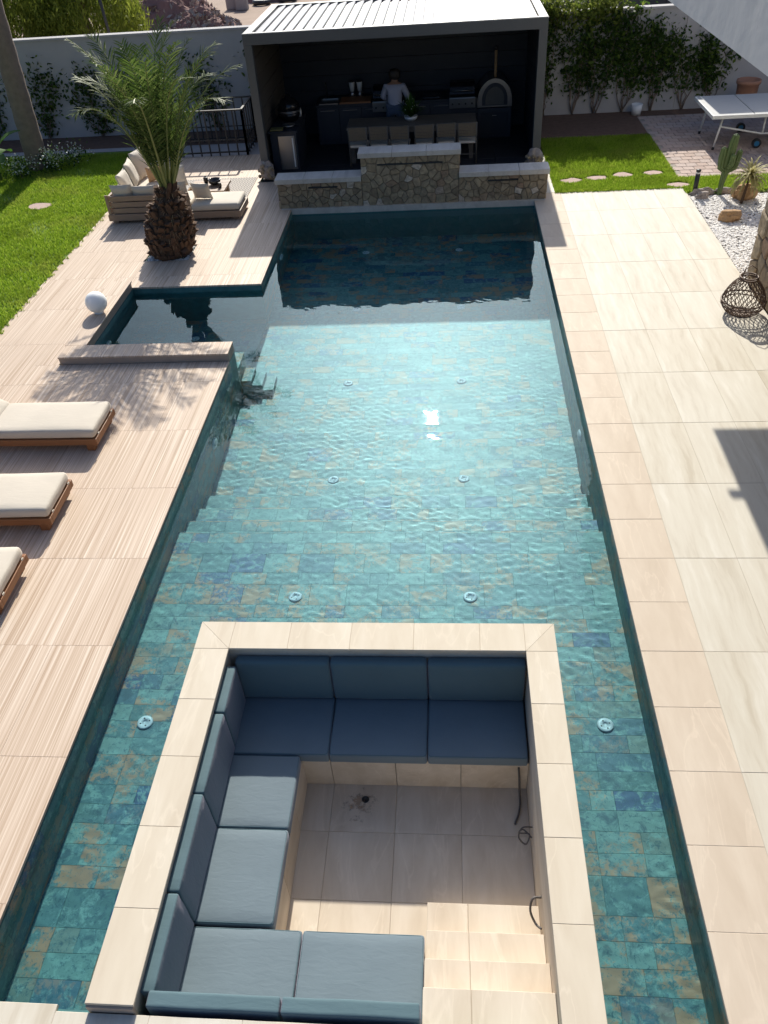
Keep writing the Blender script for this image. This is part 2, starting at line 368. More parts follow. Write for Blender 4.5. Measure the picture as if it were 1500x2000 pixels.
# ---- left deck, striped stone
b = MB()
b.box((-7.3, -1.2, -2.2), (XL-.002, SY0, -.031)); b.box((-7.3, SY0, -2.2), (SX0, SY1, -.031)); b.box((-7.3, SY1, -2.2), (XL-.002, 16.46, -.031)); b.box((-7.3, 16.46, -.6), (-4.25, 20.34, -.031)); b.box((-4.25, 16.46, -.6), (2.0, 18.3, -.031))
deckL = kind(b.build('pool_deck', M['poolwall']), 'structure'); receiver(deckL)
bb_ = MB(); bb_.box((-7.29, -1.19, -.030), (XL-.02, 10.19, -.004)); bb_.box((-7.29, 10.19, -.030), (-5.88, 20.3, -.004)); bb_.box((-4.82, 12.87, -.030), (XL-.02, 18.1, -.004)); bb_.build('mortar_bed', M['lightgrout'], deckL)
cols = [XL-.6*k for k in range(7)]+[-7.3]
ys = [3.58+1.213*k for k in range(-4, 15)]
for i in range(len(cols)-1):
    x1, x0 = cols[i], cols[i+1]
    for j in range(len(ys)-1):
        y0, y1 = ys[j], ys[j+1]
        segs = [(x0, x1, y0, y1)]
        def cut(S, cx0, cx1, cy0, cy1):
            out = []
            for (a, bb, c, d) in S:
                if bb <= cx0+1e-4 or a >= cx1-1e-4 or d <= cy0+1e-4 or c >= cy1-1e-4: out.append((a, bb, c, d)); continue
                if c < cy0: out.append((a, bb, c, cy0))
                if d > cy1: out.append((a, bb, cy1, d))
                c2, d2 = max(c, cy0), min(d, cy1)
                if a < cx0: out.append((a, cx0, c2, d2))
                if bb > cx1: out.append((cx1, bb, c2, d2))
            return out
        segs = cut(segs, -5.87, XL+.01, 10.2, SY1)        # spa and its kerb
        segs = cut(segs, -5.67, -4.83, 13.98, 14.72)      # palm bed
        segs = cut(segs, -9, XL+1, 20.32, 30)
        segs = cut(segs, -4.25, XL+1, 18.2, 30)
        for (a, bb, c, d) in segs:
            if bb-a > .03 and d-c > .03: tile(deckL, a, bb, c, d, 0, M['stripe'])
for k in range(4):
    tile(deckL, XL+.0+k*1.3, XL+1.3+k*1.3 if k < 3 else 2.0, 16.9, 18.28, -.004, M['stripe'])
# kerb round the spa bay
b = MB(); b.box((-5.85, 10.22, -.02), (XL, SY0+.0, .10)); b.box((-5.85, SY0, -.02), (SX0, SY1, .10))
kerb = kind(b.build('pool_kerb', M['edge']), 'structure')
xs_ = [-5.85, -5.2, -4.55, -3.9, XL]
for i in range(4): tile(kerb, xs_[i], xs_[i+1], 10.2, SY0+.02, .125, M['stripe'], h=.024)
for i in range(4): tile(kerb, -5.87, SX0+.02, SY0+.022+i*.57, SY0+.022+(i+1)*.57, .125, M['stripe'], h=.024)
# ---- right deck: coping row and travertine
b = MB(); b.box((XR+.002, -1.2, -2.2), (4.72, 16.8, -.031)); b.box((1.96, 16.8, -.4), (2.16, 19.3, -.02))
deckR = kind(b.build('terrace', M['poolwall']), 'structure'); receiver(deckR)
cy = 13.29-.6075*24
while cy < 16.75:
    y1 = min(cy+.6075, 16.8); tile(deckR, XR-.015, 2.27, cy, y1, 0, M['coping']); cy += .6075
ty = 13.29-1.215*12
xx = [2.27, 2.885, 3.50, 4.115, 4.73]
while ty < 16.75:
    y1 = min(ty+1.215, 16.8)
    for i in range(4): tile(deckR, xx[i], xx[i+1], ty, y1, 0, M['trav'])
    ty += 1.215
for k in range(4): tile(deckR, 1.95, 2.17, 16.81+k*.62, 16.81+(k+1)*.62, 0, M['trav'])
bb_ = MB(); bb_.box((XR+.03, -1.19, -.030), (4.71, 16.78, -.0022)); bb_.build('mortar_bed', M['lightgrout'], deckR)
# ---- strip at the near end
b = MB(); b.box((XL, -1.2, -2.2), (RI0-.3, Y0-.02, -.031)); b.box((RX1, -1.2, -2.2), (XR, Y0-.02, -.031)); b.box((RX0, -1.2, -2.2), (RX1, 1.70, -.031))
strip = kind(b.build('pool_end_paving', M['poolwall']), 'structure'); receiver(strip)
bb_ = MB(); bb_.box((XL+.01, -1.19, -.030), (XR-.03, 1.69, -.0022)); bb_.build('mortar_bed', M['lightgrout'], strip)
sx = [XL, -2.62, -1.98, -1.36, -.74, -.12, .5, 1.12, XR-.016]
for i in range(8):
    for (a, c) in ((.52, Y0 if sx[i+1] <= RX0 or sx[i] >= RX1 else 1.70), (-.7, .52)): tile(strip, sx[i], sx[i+1], a, c, 0, M['trav'])
# ---- pool basin
pool = MB()
def floor(x0, x1, y0, y1, z, zb=-2.2): pool.box((x0, y0, zb), (x1, y1, z-.012))
floor(XL, RX0+.05, Y0-.05, 6.87, SHZ); floor(RX1-.05, XR, Y0-.05, 6.87, SHZ); floor(RX0+.05, RX1-.05, RY1-.05, 6.87, SHZ)
pool.box((XL, YF, -2.2), (XR, 16.6, -.02));
STEP = [(6.87, 7.22, -.84), (7.22, 7.6, -1.06), (7.6, 8.0, -1.28), (8.0, YF, DPZ)]
for y0, y1, z in STEP: floor(XL, XR, y0, y1, z)
floor(SX0-.2, XL, SY0-.1, SY1+.1, -1.35)
pool_o = kind(pool.build('pool_basin', M['poolgrout']), 'structure'); receiver(pool_o)
def cells(x0, x1, y0, y1, z):
    out = []; y = y0
    while y < y1-.01:
        h = random.choice((.18, .18, .18, .18, .30)); h = y1-y if y+h > y1-.12 else h; x = x0; f_ = random.choice((.2, .3, .4))
        while x < x1-.01:
            w_ = f_ if x == x0 else random.choice((.40, .40, .36, .20) if h < .25 else (.34, .40)); w_ = x1-x if x+w_ > x1-.12 else w_
            out.append((x, x+w_, y, y+h, z)); x += w_
        y += h
    return out
T = cells(XL, RX0, Y0, RY1, SHZ)+cells(RX1, XR, Y0, RY1, SHZ)+cells(XL, XR, RY1, 6.87, SHZ)
for y0, y1, z in STEP: T += cells(XL, XR, y0, y1, z)
T += cells(SX0, XL, SY0, SY1, -1.35)
T.sort(key=lambda q: (q[0]+q[1])**2/4+(q[2]+q[3])**2/4)
for (a, bb, c, d, z) in T[:300]: tile(pool_o, a, bb, c, d, z, M['pool'], gap=.0015, h=.012, uw=True, bev=.0008)
b = MB()
for (a, bb, c, d, z) in T[300:]:
    b.add([(a+.001, c+.001, z), (bb-.001, c+.001, z), (bb-.001, d-.001, z), (a+.001, d-.001, z), (a+.001, c+.001, z-.011), (bb-.001, c+.001, z-.011), (bb-.001, d-.001, z-.011), (a+.001, d-.001, z-.011)],
          [(0, 1, 2, 3), (4, 5, 1, 0), (5, 6, 2, 1), (6, 7, 3, 2), (7, 4, 0, 3)])
receiver(kind(b.build('far_tiles', M['pool'], pool_o), 'stuff'))
# risers, walls, bench and steps of the spa bay
b = MB()
for y0, zt, zb in ((6.87, SHZ, -.84), (7.22, -.84, -1.06), (7.6, -1.06, -1.28), (8.0, -1.28, DPZ)): b.box((XL, y0-.006, zb), (XR, y0+.006, zt+.001))
receiver(b.build('riser', M['pool'], pool_o))
b = MB(); b.box((-4.35, SY0-.05, -1.4), (XL, SY0+.5, -.55)); receiver(b.build('bench', M['pool'], pool_o))
for k in range(3):
    b = MB(); b.box((XL+.16*k, SY0+.02, -1.5), (XL+.16*(k+1), SY0+.42, -1.02-.16*k)); receiver(b.build('step', M['pool'], pool_o))
b = MB()
for (xw, sg, runs) in ((XL, 1, ((Y0, SY0-.35), (SY1, YF))), (XR, -1, ((Y0, YF),))):
    for (ya, yb) in runs:
        n = round((yb-ya)/.4); dy = (yb-ya)/n
        for i in range(n):
            for j in range(8):
                z1 = -.034-j*.18-.002; z0 = z1-.176; y0, y1 = ya+i*dy+.0015+(.2*dy if j % 2 and 0 < i else 0), ya+(i+1)*dy-.0015+(.2*dy if j % 2 and i < n-1 else 0)
                b.add([(xw+sg*.001, y0-.001, z0), (xw+sg*.001, y1+.001, z0), (xw+sg*.006, y1, z1), (xw+sg*.006, y0, z1), (xw+sg*.006, y0, z0+.001), (xw+sg*.006, y1, z0+.001)], [(4, 5, 2, 3) if sg > 0 else (3, 2, 5, 4), (0, 1, 5, 4)])
receiver(kind(b.build('wall_tiles', M['pool'], pool_o), 'stuff'))
# lights and inlets
def fitting(x, y, z, r=.075):
    b = MB(); b.lathe([(r, 0), (r, .012), (r*.85, .02), (r*.3, .02), (r*.3, .014), (0.001, .014)], 16, (x, y, z))
    o = receiver(b.build('floor_inlet', M['whiteplastic'], pool_o, True)); q = MB()
    for k in range(4):
        a = k*math.pi/2+.4; q.lathe([(r*.11, .0201), (r*.11, .0215), (.001, .0215)], 8, (x+.55*r*math.cos(a), y+.55*r*math.sin(a), z))
    receiver(q.build('slot', M['black'], o)); return o
for x, y, z in [(-2.88, 4.24, SHZ), (1.38, 4.30, SHZ), (-1.68, 5.85, SHZ), (.2, 5.86, SHZ), (-1.6, 8.5, DPZ), (.18, 8.5, DPZ), (-1.61, 10.86, DPZ), (.18, 10.87, DPZ),
                (-1.68, 13.26, DPZ), (.2, 13.26, DPZ), (-1.69, 15.66, DPZ), (.2, 15.66, DPZ), (-4.4, 12.2, -1.35), (-3.9, 11.9, -1.35)]: fitting(x, y, z)
def wall_light(p, n):
    b = MB(); b.lathe([(.115, 0), (.115, .015), (.085, .035), (.001, .04)], 18)
    q = Vector(n).to_track_quat('Z', 'Y').to_matrix().to_4x4()
    b.v = [tuple(Matrix.Translation(p) @ q @ Vector(v)) for v in b.v]; receiver(b.build('pool_light', M['whiteplastic'], pool_o, True))
wall_light((XL, 8.76, -.75), (1, 0, 0)); wall_light((XR, 8.83, -.75), (-1, 0, 0)); wall_light((XL, 14.72, -.6), (1, 0, 0)); wall_light((XR, 14.87, -.6), (-1, 0, 0))
wall_light((SX0, 11.3, -.45), (1, 0, 0))
# ---- water
def waves(X, Y):
    r2 = np.random.default_rng(3); Z = np.zeros_like(X)
    near = 1/(1+np.exp((Y-9.6)/1.3))            # more stirred near the inlets of the shallow end
    patch = .55+.45*np.sin(X*1.3+.8*np.sin(Y*.9)+1.)*np.sin(Y*1.1+1.2*np.sin(X*.8))
    for k in range(70):
        if k < 14: lam = r2.uniform(.5, 1.3); sl = .0016
        elif k < 40: lam = r2.uniform(.14, .4); sl = .0019
        else: lam = r2.uniform(.05, .13); sl = .0048
        th = r2.uniform(0, 2*math.pi) if k < 14 else r2.normal(1.2, .45); ph = r2.uniform(0, 6.3); kk = 6.283/lam
        w_ = 1.0 if k < 14 else ((.24+.76*near) if k < 40 else (.10+.90*near)*patch)
        Z += sl/kk*np.sin(kk*(math.cos(th)*X+math.sin(th)*Y)+ph)*w_
    for (cx, cy_, a) in ((-2.8, 3.78, .00034), (-1.5, 5.75, .0003), (.3, 5.4, .00022), (-2.2, 6.6, .00022)):
        d = np.hypot(X-cx, Y-cy_)+.012*np.sin(X*17+Y*9)+.01*np.sin(Y*23-X*11); Z += a*np.sin(d*6.283/.052)*np.exp(-(d/.30)**2)
    return Z
def water_sheet(x0, x1, y0, y1, step):
    nx = int((x1-x0)/step)+1; ny = int((y1-y0)/step)+1
    X, Y = np.meshgrid(np.linspace(x0, x1, nx), np.linspace(y0, y1, ny)); Z = ZW+waves(X, Y)
    V = np.stack([X, Y, Z], -1).reshape(-1, 3); i = np.arange(nx*ny).reshape(ny, nx)
    F = np.stack([i[:-1, :-1], i[:-1, 1:], i[1:, 1:], i[1:, :-1]], -1).reshape(-1, 4); return V, F
V1, F1 = water_sheet(XL+.0, XR, Y0-.04, YF+.05, .022)
c = V1[F1].mean(1); keep = ~((c[:, 0] > RX0+.02) & (c[:, 0] < RX1-.02) & (c[:, 1] < RY1-.02)); F1 = F1[keep]
V2, F2 = water_sheet(SX0-.02, XL, SY0-.03, SY1+.03, .022)
wat = fastmesh('pool_water', np.vstack([V1, V2]), np.vstack([F1, F2+len(V1)]), M['water']); kind(wat, 'structure')
wat.data.polygons.foreach_set('use_smooth', [True]*len(wat.data.polygons)); wat.cycles.is_caustics_caster = True
# ---- lawns, soil, gravel bed, paving beyond
def sheet(name, x0, x1, y0, y1, z, mat, k='structure'):
    return kind(MB().add([(x0, y0, z), (x1, y0, z), (x1, y1, z), (x0, y1, z)], [(0, 1, 2, 3)]).build(name, mat), k)
sheet('lawn_soil', -16, -7.3, 4, 21.2, -.012, M['soilgreen']); sheet('lawn_soil', 2.17, 4.75, 16.8, 20.5, -.012, M['soilgreen']); sheet('lawn_soil', 4.73, 9, 16.45, 17.42, -.012, M['soilgreen'])
sheet('planting_soil', -16, -4.2, 21.35, 22.62, -.008, M['soil']); sheet('planting_soil', 2.0, 4.75, 20.5, 22.6, -.008, M['soil']); sheet('planting_soil', 4.73, 12, 22.1, 22.6, -.008, M['soil'])
sheet('side_path', -16, -6.95, 21.1, 21.4, -.004, M['concrete']); sheet('stair_landing', -6.95, -4.2, 20.34, 22.62, -.010, M['concrete'])
def grass(name, boxes, n, hmin=.025, hmax=.06, hole=None):
    A = np.array([(b[1]-b[0])*(b[3]-b[2]) for b in boxes]); pick = rng.choice(len(boxes), n, p=A/A.sum()); B = np.array(boxes)[pick]
    x = B[:, 0]+(B[:, 1]-B[:, 0])*rng.random(n); y = B[:, 2]+(B[:, 3]-B[:, 2])*rng.random(n)
    if hole is not None:
        k = ~hole(x, y); x, y = x[k], y[k]; n = len(x)
    h = rng.uniform(hmin, hmax, n); a = rng.uniform(0, 6.28, n); wd = rng.uniform(.006, .013, n); ln = rng.uniform(.0, .045, n); la = rng.uniform(0, 6.28, n)
    V = np.zeros((n, 3, 3)); V[:, 0] = np.stack([x-wd*np.cos(a), y-wd*np.sin(a), np.full(n, -.012)], -1); V[:, 1] = np.stack([x+wd*np.cos(a), y+wd*np.sin(a), np.full(n, -.012)], -1)
    V[:, 2] = np.stack([x+ln*np.cos(la), y+ln*np.sin(la), h], -1)
    return kind(fastmesh(name, V.reshape(-1, 3), np.arange(3*n).reshape(n, 3), M['grass']), 'stuff')
def bare(x, y): return (np.hypot((x+9.0), (y-17.2)/.8) < .26) | (x > -7.27+.035*np.sin(y*23)+.03*np.sin(y*61+1)+.02*np.sin(y*9)) | ((np.sin(x*2.1+1)*np.sin(y*1.7)+.5*np.sin(x*5.3+y*4.1) > 1.05) & (rng.random(len(x)) < .6))
tag(grass('lawn', [(-12.8, -7.18, 9, 20.9)], 165000, hole=bare), 'green lawn left of the striped pool deck', 'grass')
b = MB(); P = [(-9.0+.27*math.cos(.7*i)*(1+.12*math.sin(i*2.3)), 17.2+.21*math.sin(.7*i)*(1+.15*math.cos(i*1.7))) for i in range(9)]
b.add([(x, y, -.03) for x, y in P]+[(x, y, .012) for x, y in P], [(i, (i+1) % 9, 9+(i+1) % 9, 9+i) for i in range(9)]+[tuple(range(9, 18))])
tag(b.build('flat_stone', M['flag'], loc=(-9.0, 17.2, 0)), 'pinkish flat stone lying alone in the left lawn', 'stone')
STEPS = [(2.57, 17.48), (3.13, 17.58), (3.68, 17.71), (4.31, 17.76), (4.66, 16.98)]
def on_step(x, y):
    q = np.zeros(len(x), bool)
    for a, c_ in STEPS: q |= np.hypot((x-a)/.24, (y-c_)/.16) < 1
    return q
tag(grass('lawn', [(2.17, 4.75, 16.76, 20.5), (4.7, 8, 16.5, 17.42)], 70000, hole=on_step), 'small green lawn between the pergola and the brick path', 'grass')
for k, (x, y) in enumerate(STEPS):
    b = MB(); n = 9; P = [(x+(.23+.05*random.random())*math.cos(6.283*i/n)*random.uniform(.6, 1.1), y+.15*math.sin(6.283*i/n)*random.uniform(.6, 1.25)) for i in range(n)]
    b.add([(p[0], p[1], -.03) for p in P]+[(p[0], p[1], .004) for p in P]+[(x+(p[0]-x)*.93, y+(p[1]-y)*.93, .012) for p in P],
          [(i, (i+1) % n, n+(i+1) % n, n+i) for i in range(n)]+[(n+i, n+(i+1) % n, 2*n+(i+1) % n, 2*n+i) for i in range(n)]+[tuple(range(2*n, 3*n))])
    tag(b.build('stepping_stone', M['flag'], loc=(x, y, 0)), ['pinkish stepping stone nearest the stone fountain wall', 'second stepping stone from the fountain wall, in the grass', 'middle stepping stone in the small lawn', 'stepping stone beside the lower end of the brick path', 'stepping stone by the corner of the travertine terrace, near the bollard'][k], 'stepping stone', 'stepping stones in the small lawn')
b = MB().box((4.75, 17.42, -.2), (9, 22.1, -.012)); path = kind(b.build('brick_path', M['grout']), 'structure')
for i in range(14):
    for j in range(21):
        x = 4.76+i*.225+(.11 if j % 2 else 0); y = 17.43+j*.222
        if x > 7.7: continue
        tile(path, x, x+.225, y, y+.222, -.001, M['paver'], gap=.012, h=.04, name='brick', bev=.008)
gb = kind(MB().box((4.735, 12.3, -.2), (9, 16.5, -.035)).build('gravel_bed', M['concrete']), 'structure')
def pebbles(name, n, fx, mat, r0, r1, z):
    x, y = fx(n); n = len(x); r = rng.uniform(r0, r1, n); a = rng.uniform(0, 6.28, n)
    O = np.array([(1, 0, 0), (0, 1, 0), (-1, 0, 0), (0, -1, 0), (0, 0, .7), (0, 0, -.7)]); FF = np.array([(0, 1, 4), (1, 2, 4), (2, 3, 4), (3, 0, 4), (1, 0, 5), (2, 1, 5), (3, 2, 5), (0, 3, 5)])
    V = np.zeros((n, 6, 3)); jit = rng.uniform(.65, 1.25, (n, 6)); c_, s_ = np.cos(a), np.sin(a)
    for k in range(6):
        V[:, k, 0] = x+r*jit[:, k]*(O[k, 0]*c_-O[k, 1]*s_); V[:, k, 1] = y+r*jit[:, k]*(O[k, 0]*s_+O[k, 1]*c_); V[:, k, 2] = z+r*.6*jit[:, k]*O[k, 2]+rng.uniform(0, .012, n)*(k > -1)*0+r*.3
    F = (np.arange(n)[:, None, None]*6+FF[None]).reshape(-1, 3); return kind(fastmesh(name, V.reshape(-1, 3), F, mat), 'stuff')
tag(pebbles('white_gravel', 16000, lambda n: (rng.uniform(4.75, 7.2, n), rng.uniform(12.3, 16.35, n)), M['pebble'], .02, .04, -.03), 'white gravel bed with cactus and rocks beside the terrace', 'gravel')
bed = kind(MB().box((-5.66, 13.99, -.3), (-4.84, 14.71, -.04)).build('palm_bed', M['concrete']), 'structure')
tag(pebbles('white_pebbles', 700, lambda n: (rng.uniform(-5.65, -4.85, n), rng.uniform(14.0, 14.7, n)), M['pebble'], .02, .035, -.03), 'white pebbles in the square bed round the palm', 'pebbles')

# ================================================================== SEATING PIT
pit = thing('seating_pit', 'sunken cream stone seating pit with raised rim surrounded by the pool', 'seating pit', (-.7, 3.3, PITZ))
b = MB()
b.box((RX0+.02, 1.73, -1.4), (RI0-.012, RY1-.02, .074)); b.box((RI0-.012, RIY+.012, -1.4), (RI1+.012, RY1-.02, .074)); b.box((RI1+.012, 1.2, -1.4), (RX1-.02, RY1-.02, .074))
receiver(b.build('outer_wall', M['poolwall'], pit))
b = MB(); b.box((RI0-.2, 1.0, -1.5), (RI1+.2, RIY+.2, PITZ-.03)); b.build('floor_bed', M['grout'], pit)
# inner cladding
b = MB(); b.box((RI0-.01, RIY, PITZ-.03), (RI1+.01, RIY+.012, .072)); b.box((RI0-.012, 1.72, PITZ-.03), (RI0, RIY, .072)); b.box((RI1, 1.3, PITZ-.03), (RI1+.012, RIY, .072)); b.build('cladding', M['pitstone'], pit)
b = MB(); b.box((RX0+.02, 1.74, .074), (RI0, RY1-.02, .096)); b.box((RI0, RIY, .074), (RI1, RY1-.02, .096)); b.box((RI1, 1.22, .074), (RX1-.02, RY1-.02, .096)); b.build('mortar_bed', M['lightgrout'], pit)
# rim stones with mitred far corners
rim = [1.72, 2.33, 2.94, 3.55, 4.12, RIY-.02]
for i in range(5):
    tile(pit, RX0, RI0+.02, rim[i], rim[i+1], .10, M['ring'], h=.026, name='rim_stone')
    tile(pit, RI1-.02, RX1, rim[i] if i else 1.2, rim[i+1], .10, M['ring'], h=.026, name='rim_stone')
xe = [RI0+.02, -1.52, -.94, -.35, .26, RI1-.02]
for i in range(5): tile(pit, xe[i], xe[i+1], RIY-.02, RY1, .10, M['ring'], h=.026, name='rim_stone')
for (cx, ix) in ((RX0, RI0+.02), (RX1, RI1-.02)):
    s = 1 if ix > cx else -1
    for tri in ([(cx, RIY-.02), (ix, RIY-.02), (cx, RY1)], [(ix, RIY-.02), (ix, RY1), (cx, RY1)]):
        c0 = (sum(p[0] for p in tri)/3, sum(p[1] for p in tri)/3); tri = [(c0[0]+(p[0]-c0[0])*.985, c0[1]+(p[1]-c0[1])*.985) for p in tri]
        if s < 0: tri = tri[::-1]
        MB().add([(p[0], p[1], .074) for p in tri]+[(p[0], p[1], .10) for p in tri], [(3, 4, 5), (0, 1, 4, 3), (1, 2, 5, 4), (2, 0, 3, 5)]).build('rim_stone', M['ring'], pit)
MB().box((RI1-.01, 1.185, .002), (RX1-.004, 1.199, .097)).build('rim_end', M['edge'], pit); MB().box((RX0+.004, 1.706, -.1), (RI0+.01, 1.729, .073)).build('rim_end', M['edge'], pit)
fx = [-1.40, -1.12, -.52, .08, RI1]
for i in range(4):
    for (c0, c1) in ((3.55, 4.04), (2.94, 3.55), (2.40, 2.94)): tile(pit, fx[i], fx[i+1], c0, c1, PITZ, M['pitstone'], h=.028)
# bench bases
b = MB(); b.box((RI0, 4.04, PITZ), (RI1, RIY, -.66)); b.box((RI0, 1.75, PITZ), (-1.40, 4.04, -.66)); b.box((-1.40, 1.75, PITZ), (-.22, 2.45, -.66)); b.build('bench_base', M['grout'], pit)
fx2 = [-1.39, -1.12, -.52, .08, RI1]
for i in range(4):
    MB().box((fx2[i]+.003, 4.02, PITZ+.003), (fx2[i+1]-.003, 4.04, -.655)).build('riser_slab', M['pitstone'], pit)
for (a, c_) in ((2.46, 2.94), (2.94, 3.55), (3.55, 4.03)): MB().box((-1.40, a+.003, PITZ+.003), (-1.38, c_-.003, -.655)).build('riser_slab', M['pitstone'], pit)
# stairs
se = [(2.86, -.87), (2.56, -.66), (2.28, -.45), (2.02, -.24)]
for i, (y, z) in enumerate(se):
    y2 = se[i+1][0] if i < 3 else 1.70
    st = MB().box((-.21, y2+.01, PITZ), (RI1, y-.008, z-.025)).build('step', M['pitstone'], pit)
    for (a, c_) in ((-.21, .12), (.12, RI1)):
        MB().rbox((a+.002, y2, z-.025), (c_-.002, y, z), .004, 0).build('tread_slab', M['pitstone'], st)
b = MB().lathe([(.034, 0), (.034, .006), (.026, .006), (.024, -.01), (.001, -.01)], 16, (-.81, 3.87, PITZ+.002)); dr = b.build('drain_pipe', M['black'], pit, True)
MB().add([(-.86+.30*math.cos(k*.2094), 3.80+.24*math.sin(k*.2094), PITZ+.0015) for k in range(30)], [tuple(range(30))]).build('rust_stain', M['stain'], pit)
def cable(pts, r, label, cat='cable'):
    P = [Vector(p) for p in pts]; Q = []
    for i in range(len(P)-1):
        for k in range(6):
            t = k/6; p0, p1, p2, p3 = P[max(i-1, 0)], P[i], P[i+1], P[min(i+2, len(P)-1)]
            Q.append(.5*((2*p1)+(p2-p0)*t+(2*p0-5*p1+4*p2-p3)*t*t+(-p0+3*p1-3*p2+p3)*t**3))
    Q.append(P[-1]); tag(MB().tube(Q, r, 6).build('cable', M['rope'], smooth=True, loc=pts[0]), label, cat, 'loose cables in the seating pit')
cable([(.60, 4.018, -.72), (.61, 4.0, -.85), (.62, 3.96, -1.03), (.62, 3.86, -1.066), (.60, 3.76, -1.068), (.56, 3.66, -1.069)], .010, 'dark cable hanging from the bench riser onto the pit floor')
cable([(.688, 3.52, -.85), (.60, 3.50, -.83), (.57, 3.44, -.88), (.63, 3.40, -.92), (.66, 3.46, -.86), (.58, 3.5, -.92), (.62, 3.55, -.95), (.67, 3.4, -.80)], .007, 'tangled cable ends sticking out of the pit wall')
cable([(.688, 2.82, -.62), (.62, 2.80, -.60), (.60, 2.73, -.66), (.64, 2.66, -.72), (.67, 2.60, -.655)], .010, 'grey cable stub beside the pit stairs')
# cushions
def cushion(name, a, b_, label, grp, mat, r=.022, puff=.006, tilt=None, seed=0):
    c0 = ((a[0]+b_[0])/2, (a[1]+b_[1])/2, a[2]); xf = None
    if tilt: xf = Matrix.Translation(c0) @ tilt @ Matrix.Translation(-Vector(c0))
    o = MB().rbox(a, b_, r, 7, puff, .004, seed, 0, xf).build(name, mat, smooth=True, loc=c0)
    if name == 'seat_cushion':
        q = r*.42; x0, x1, y0, y1, zz = a[0]+q, b_[0]-q, a[1]+q, b_[1]-q, b_[2]-q*.6; k_ = r
        MB().tube([(x0, y0+k_, zz), (x0, y1-k_, zz), (x0+k_*.4, y1-k_*.4, zz), (x0+k_, y1, zz), (x1-k_, y1, zz), (x1-k_*.4, y1-k_*.4, zz), (x1, y1-k_, zz), (x1, y0+k_, zz), (x1-k_*.4, y0+k_*.4, zz), (x1-k_, y0, zz), (x0+k_, y0, zz), (x0+k_*.4, y0+k_*.4, zz), (x0, y0+k_, zz)], .0045, 5, cap=False).build('piping', M['teal'], o, True)
    return tag(o, label, 'cushion', grp)
SZ0, SZ1 = -.655, -.53
G1, G2 = 'seat cushions in the seating pit', 'back cushions in the seating pit'
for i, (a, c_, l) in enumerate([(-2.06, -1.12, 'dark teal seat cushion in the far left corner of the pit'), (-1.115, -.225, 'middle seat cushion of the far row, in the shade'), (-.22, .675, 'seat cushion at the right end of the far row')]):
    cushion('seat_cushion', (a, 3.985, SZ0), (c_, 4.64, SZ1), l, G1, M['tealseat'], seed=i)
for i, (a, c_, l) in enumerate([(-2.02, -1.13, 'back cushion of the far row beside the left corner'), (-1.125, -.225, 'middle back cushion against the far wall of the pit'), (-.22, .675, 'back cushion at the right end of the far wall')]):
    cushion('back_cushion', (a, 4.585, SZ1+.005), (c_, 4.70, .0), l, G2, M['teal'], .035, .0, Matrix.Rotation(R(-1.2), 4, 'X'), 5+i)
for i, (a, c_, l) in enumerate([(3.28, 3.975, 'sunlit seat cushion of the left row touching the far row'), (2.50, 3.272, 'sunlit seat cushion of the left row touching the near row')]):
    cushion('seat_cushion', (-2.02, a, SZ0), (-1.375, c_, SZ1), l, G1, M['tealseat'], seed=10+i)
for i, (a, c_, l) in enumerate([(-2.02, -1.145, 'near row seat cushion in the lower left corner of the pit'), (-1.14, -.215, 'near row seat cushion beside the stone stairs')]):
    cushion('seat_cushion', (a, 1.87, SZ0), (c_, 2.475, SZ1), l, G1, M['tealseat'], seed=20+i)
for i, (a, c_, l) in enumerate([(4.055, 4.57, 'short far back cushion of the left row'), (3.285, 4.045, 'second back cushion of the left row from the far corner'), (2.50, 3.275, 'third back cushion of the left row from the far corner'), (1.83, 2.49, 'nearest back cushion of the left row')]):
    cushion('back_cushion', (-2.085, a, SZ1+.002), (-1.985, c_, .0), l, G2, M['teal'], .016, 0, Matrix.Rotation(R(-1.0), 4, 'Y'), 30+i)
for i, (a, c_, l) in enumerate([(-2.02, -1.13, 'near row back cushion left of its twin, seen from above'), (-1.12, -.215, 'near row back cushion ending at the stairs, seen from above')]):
    cushion('back_cushion', (a, 1.735, SZ1+.002), (c_, 1.84, .03), l, G2, M['teal'], .016, 0, None, 40+i)

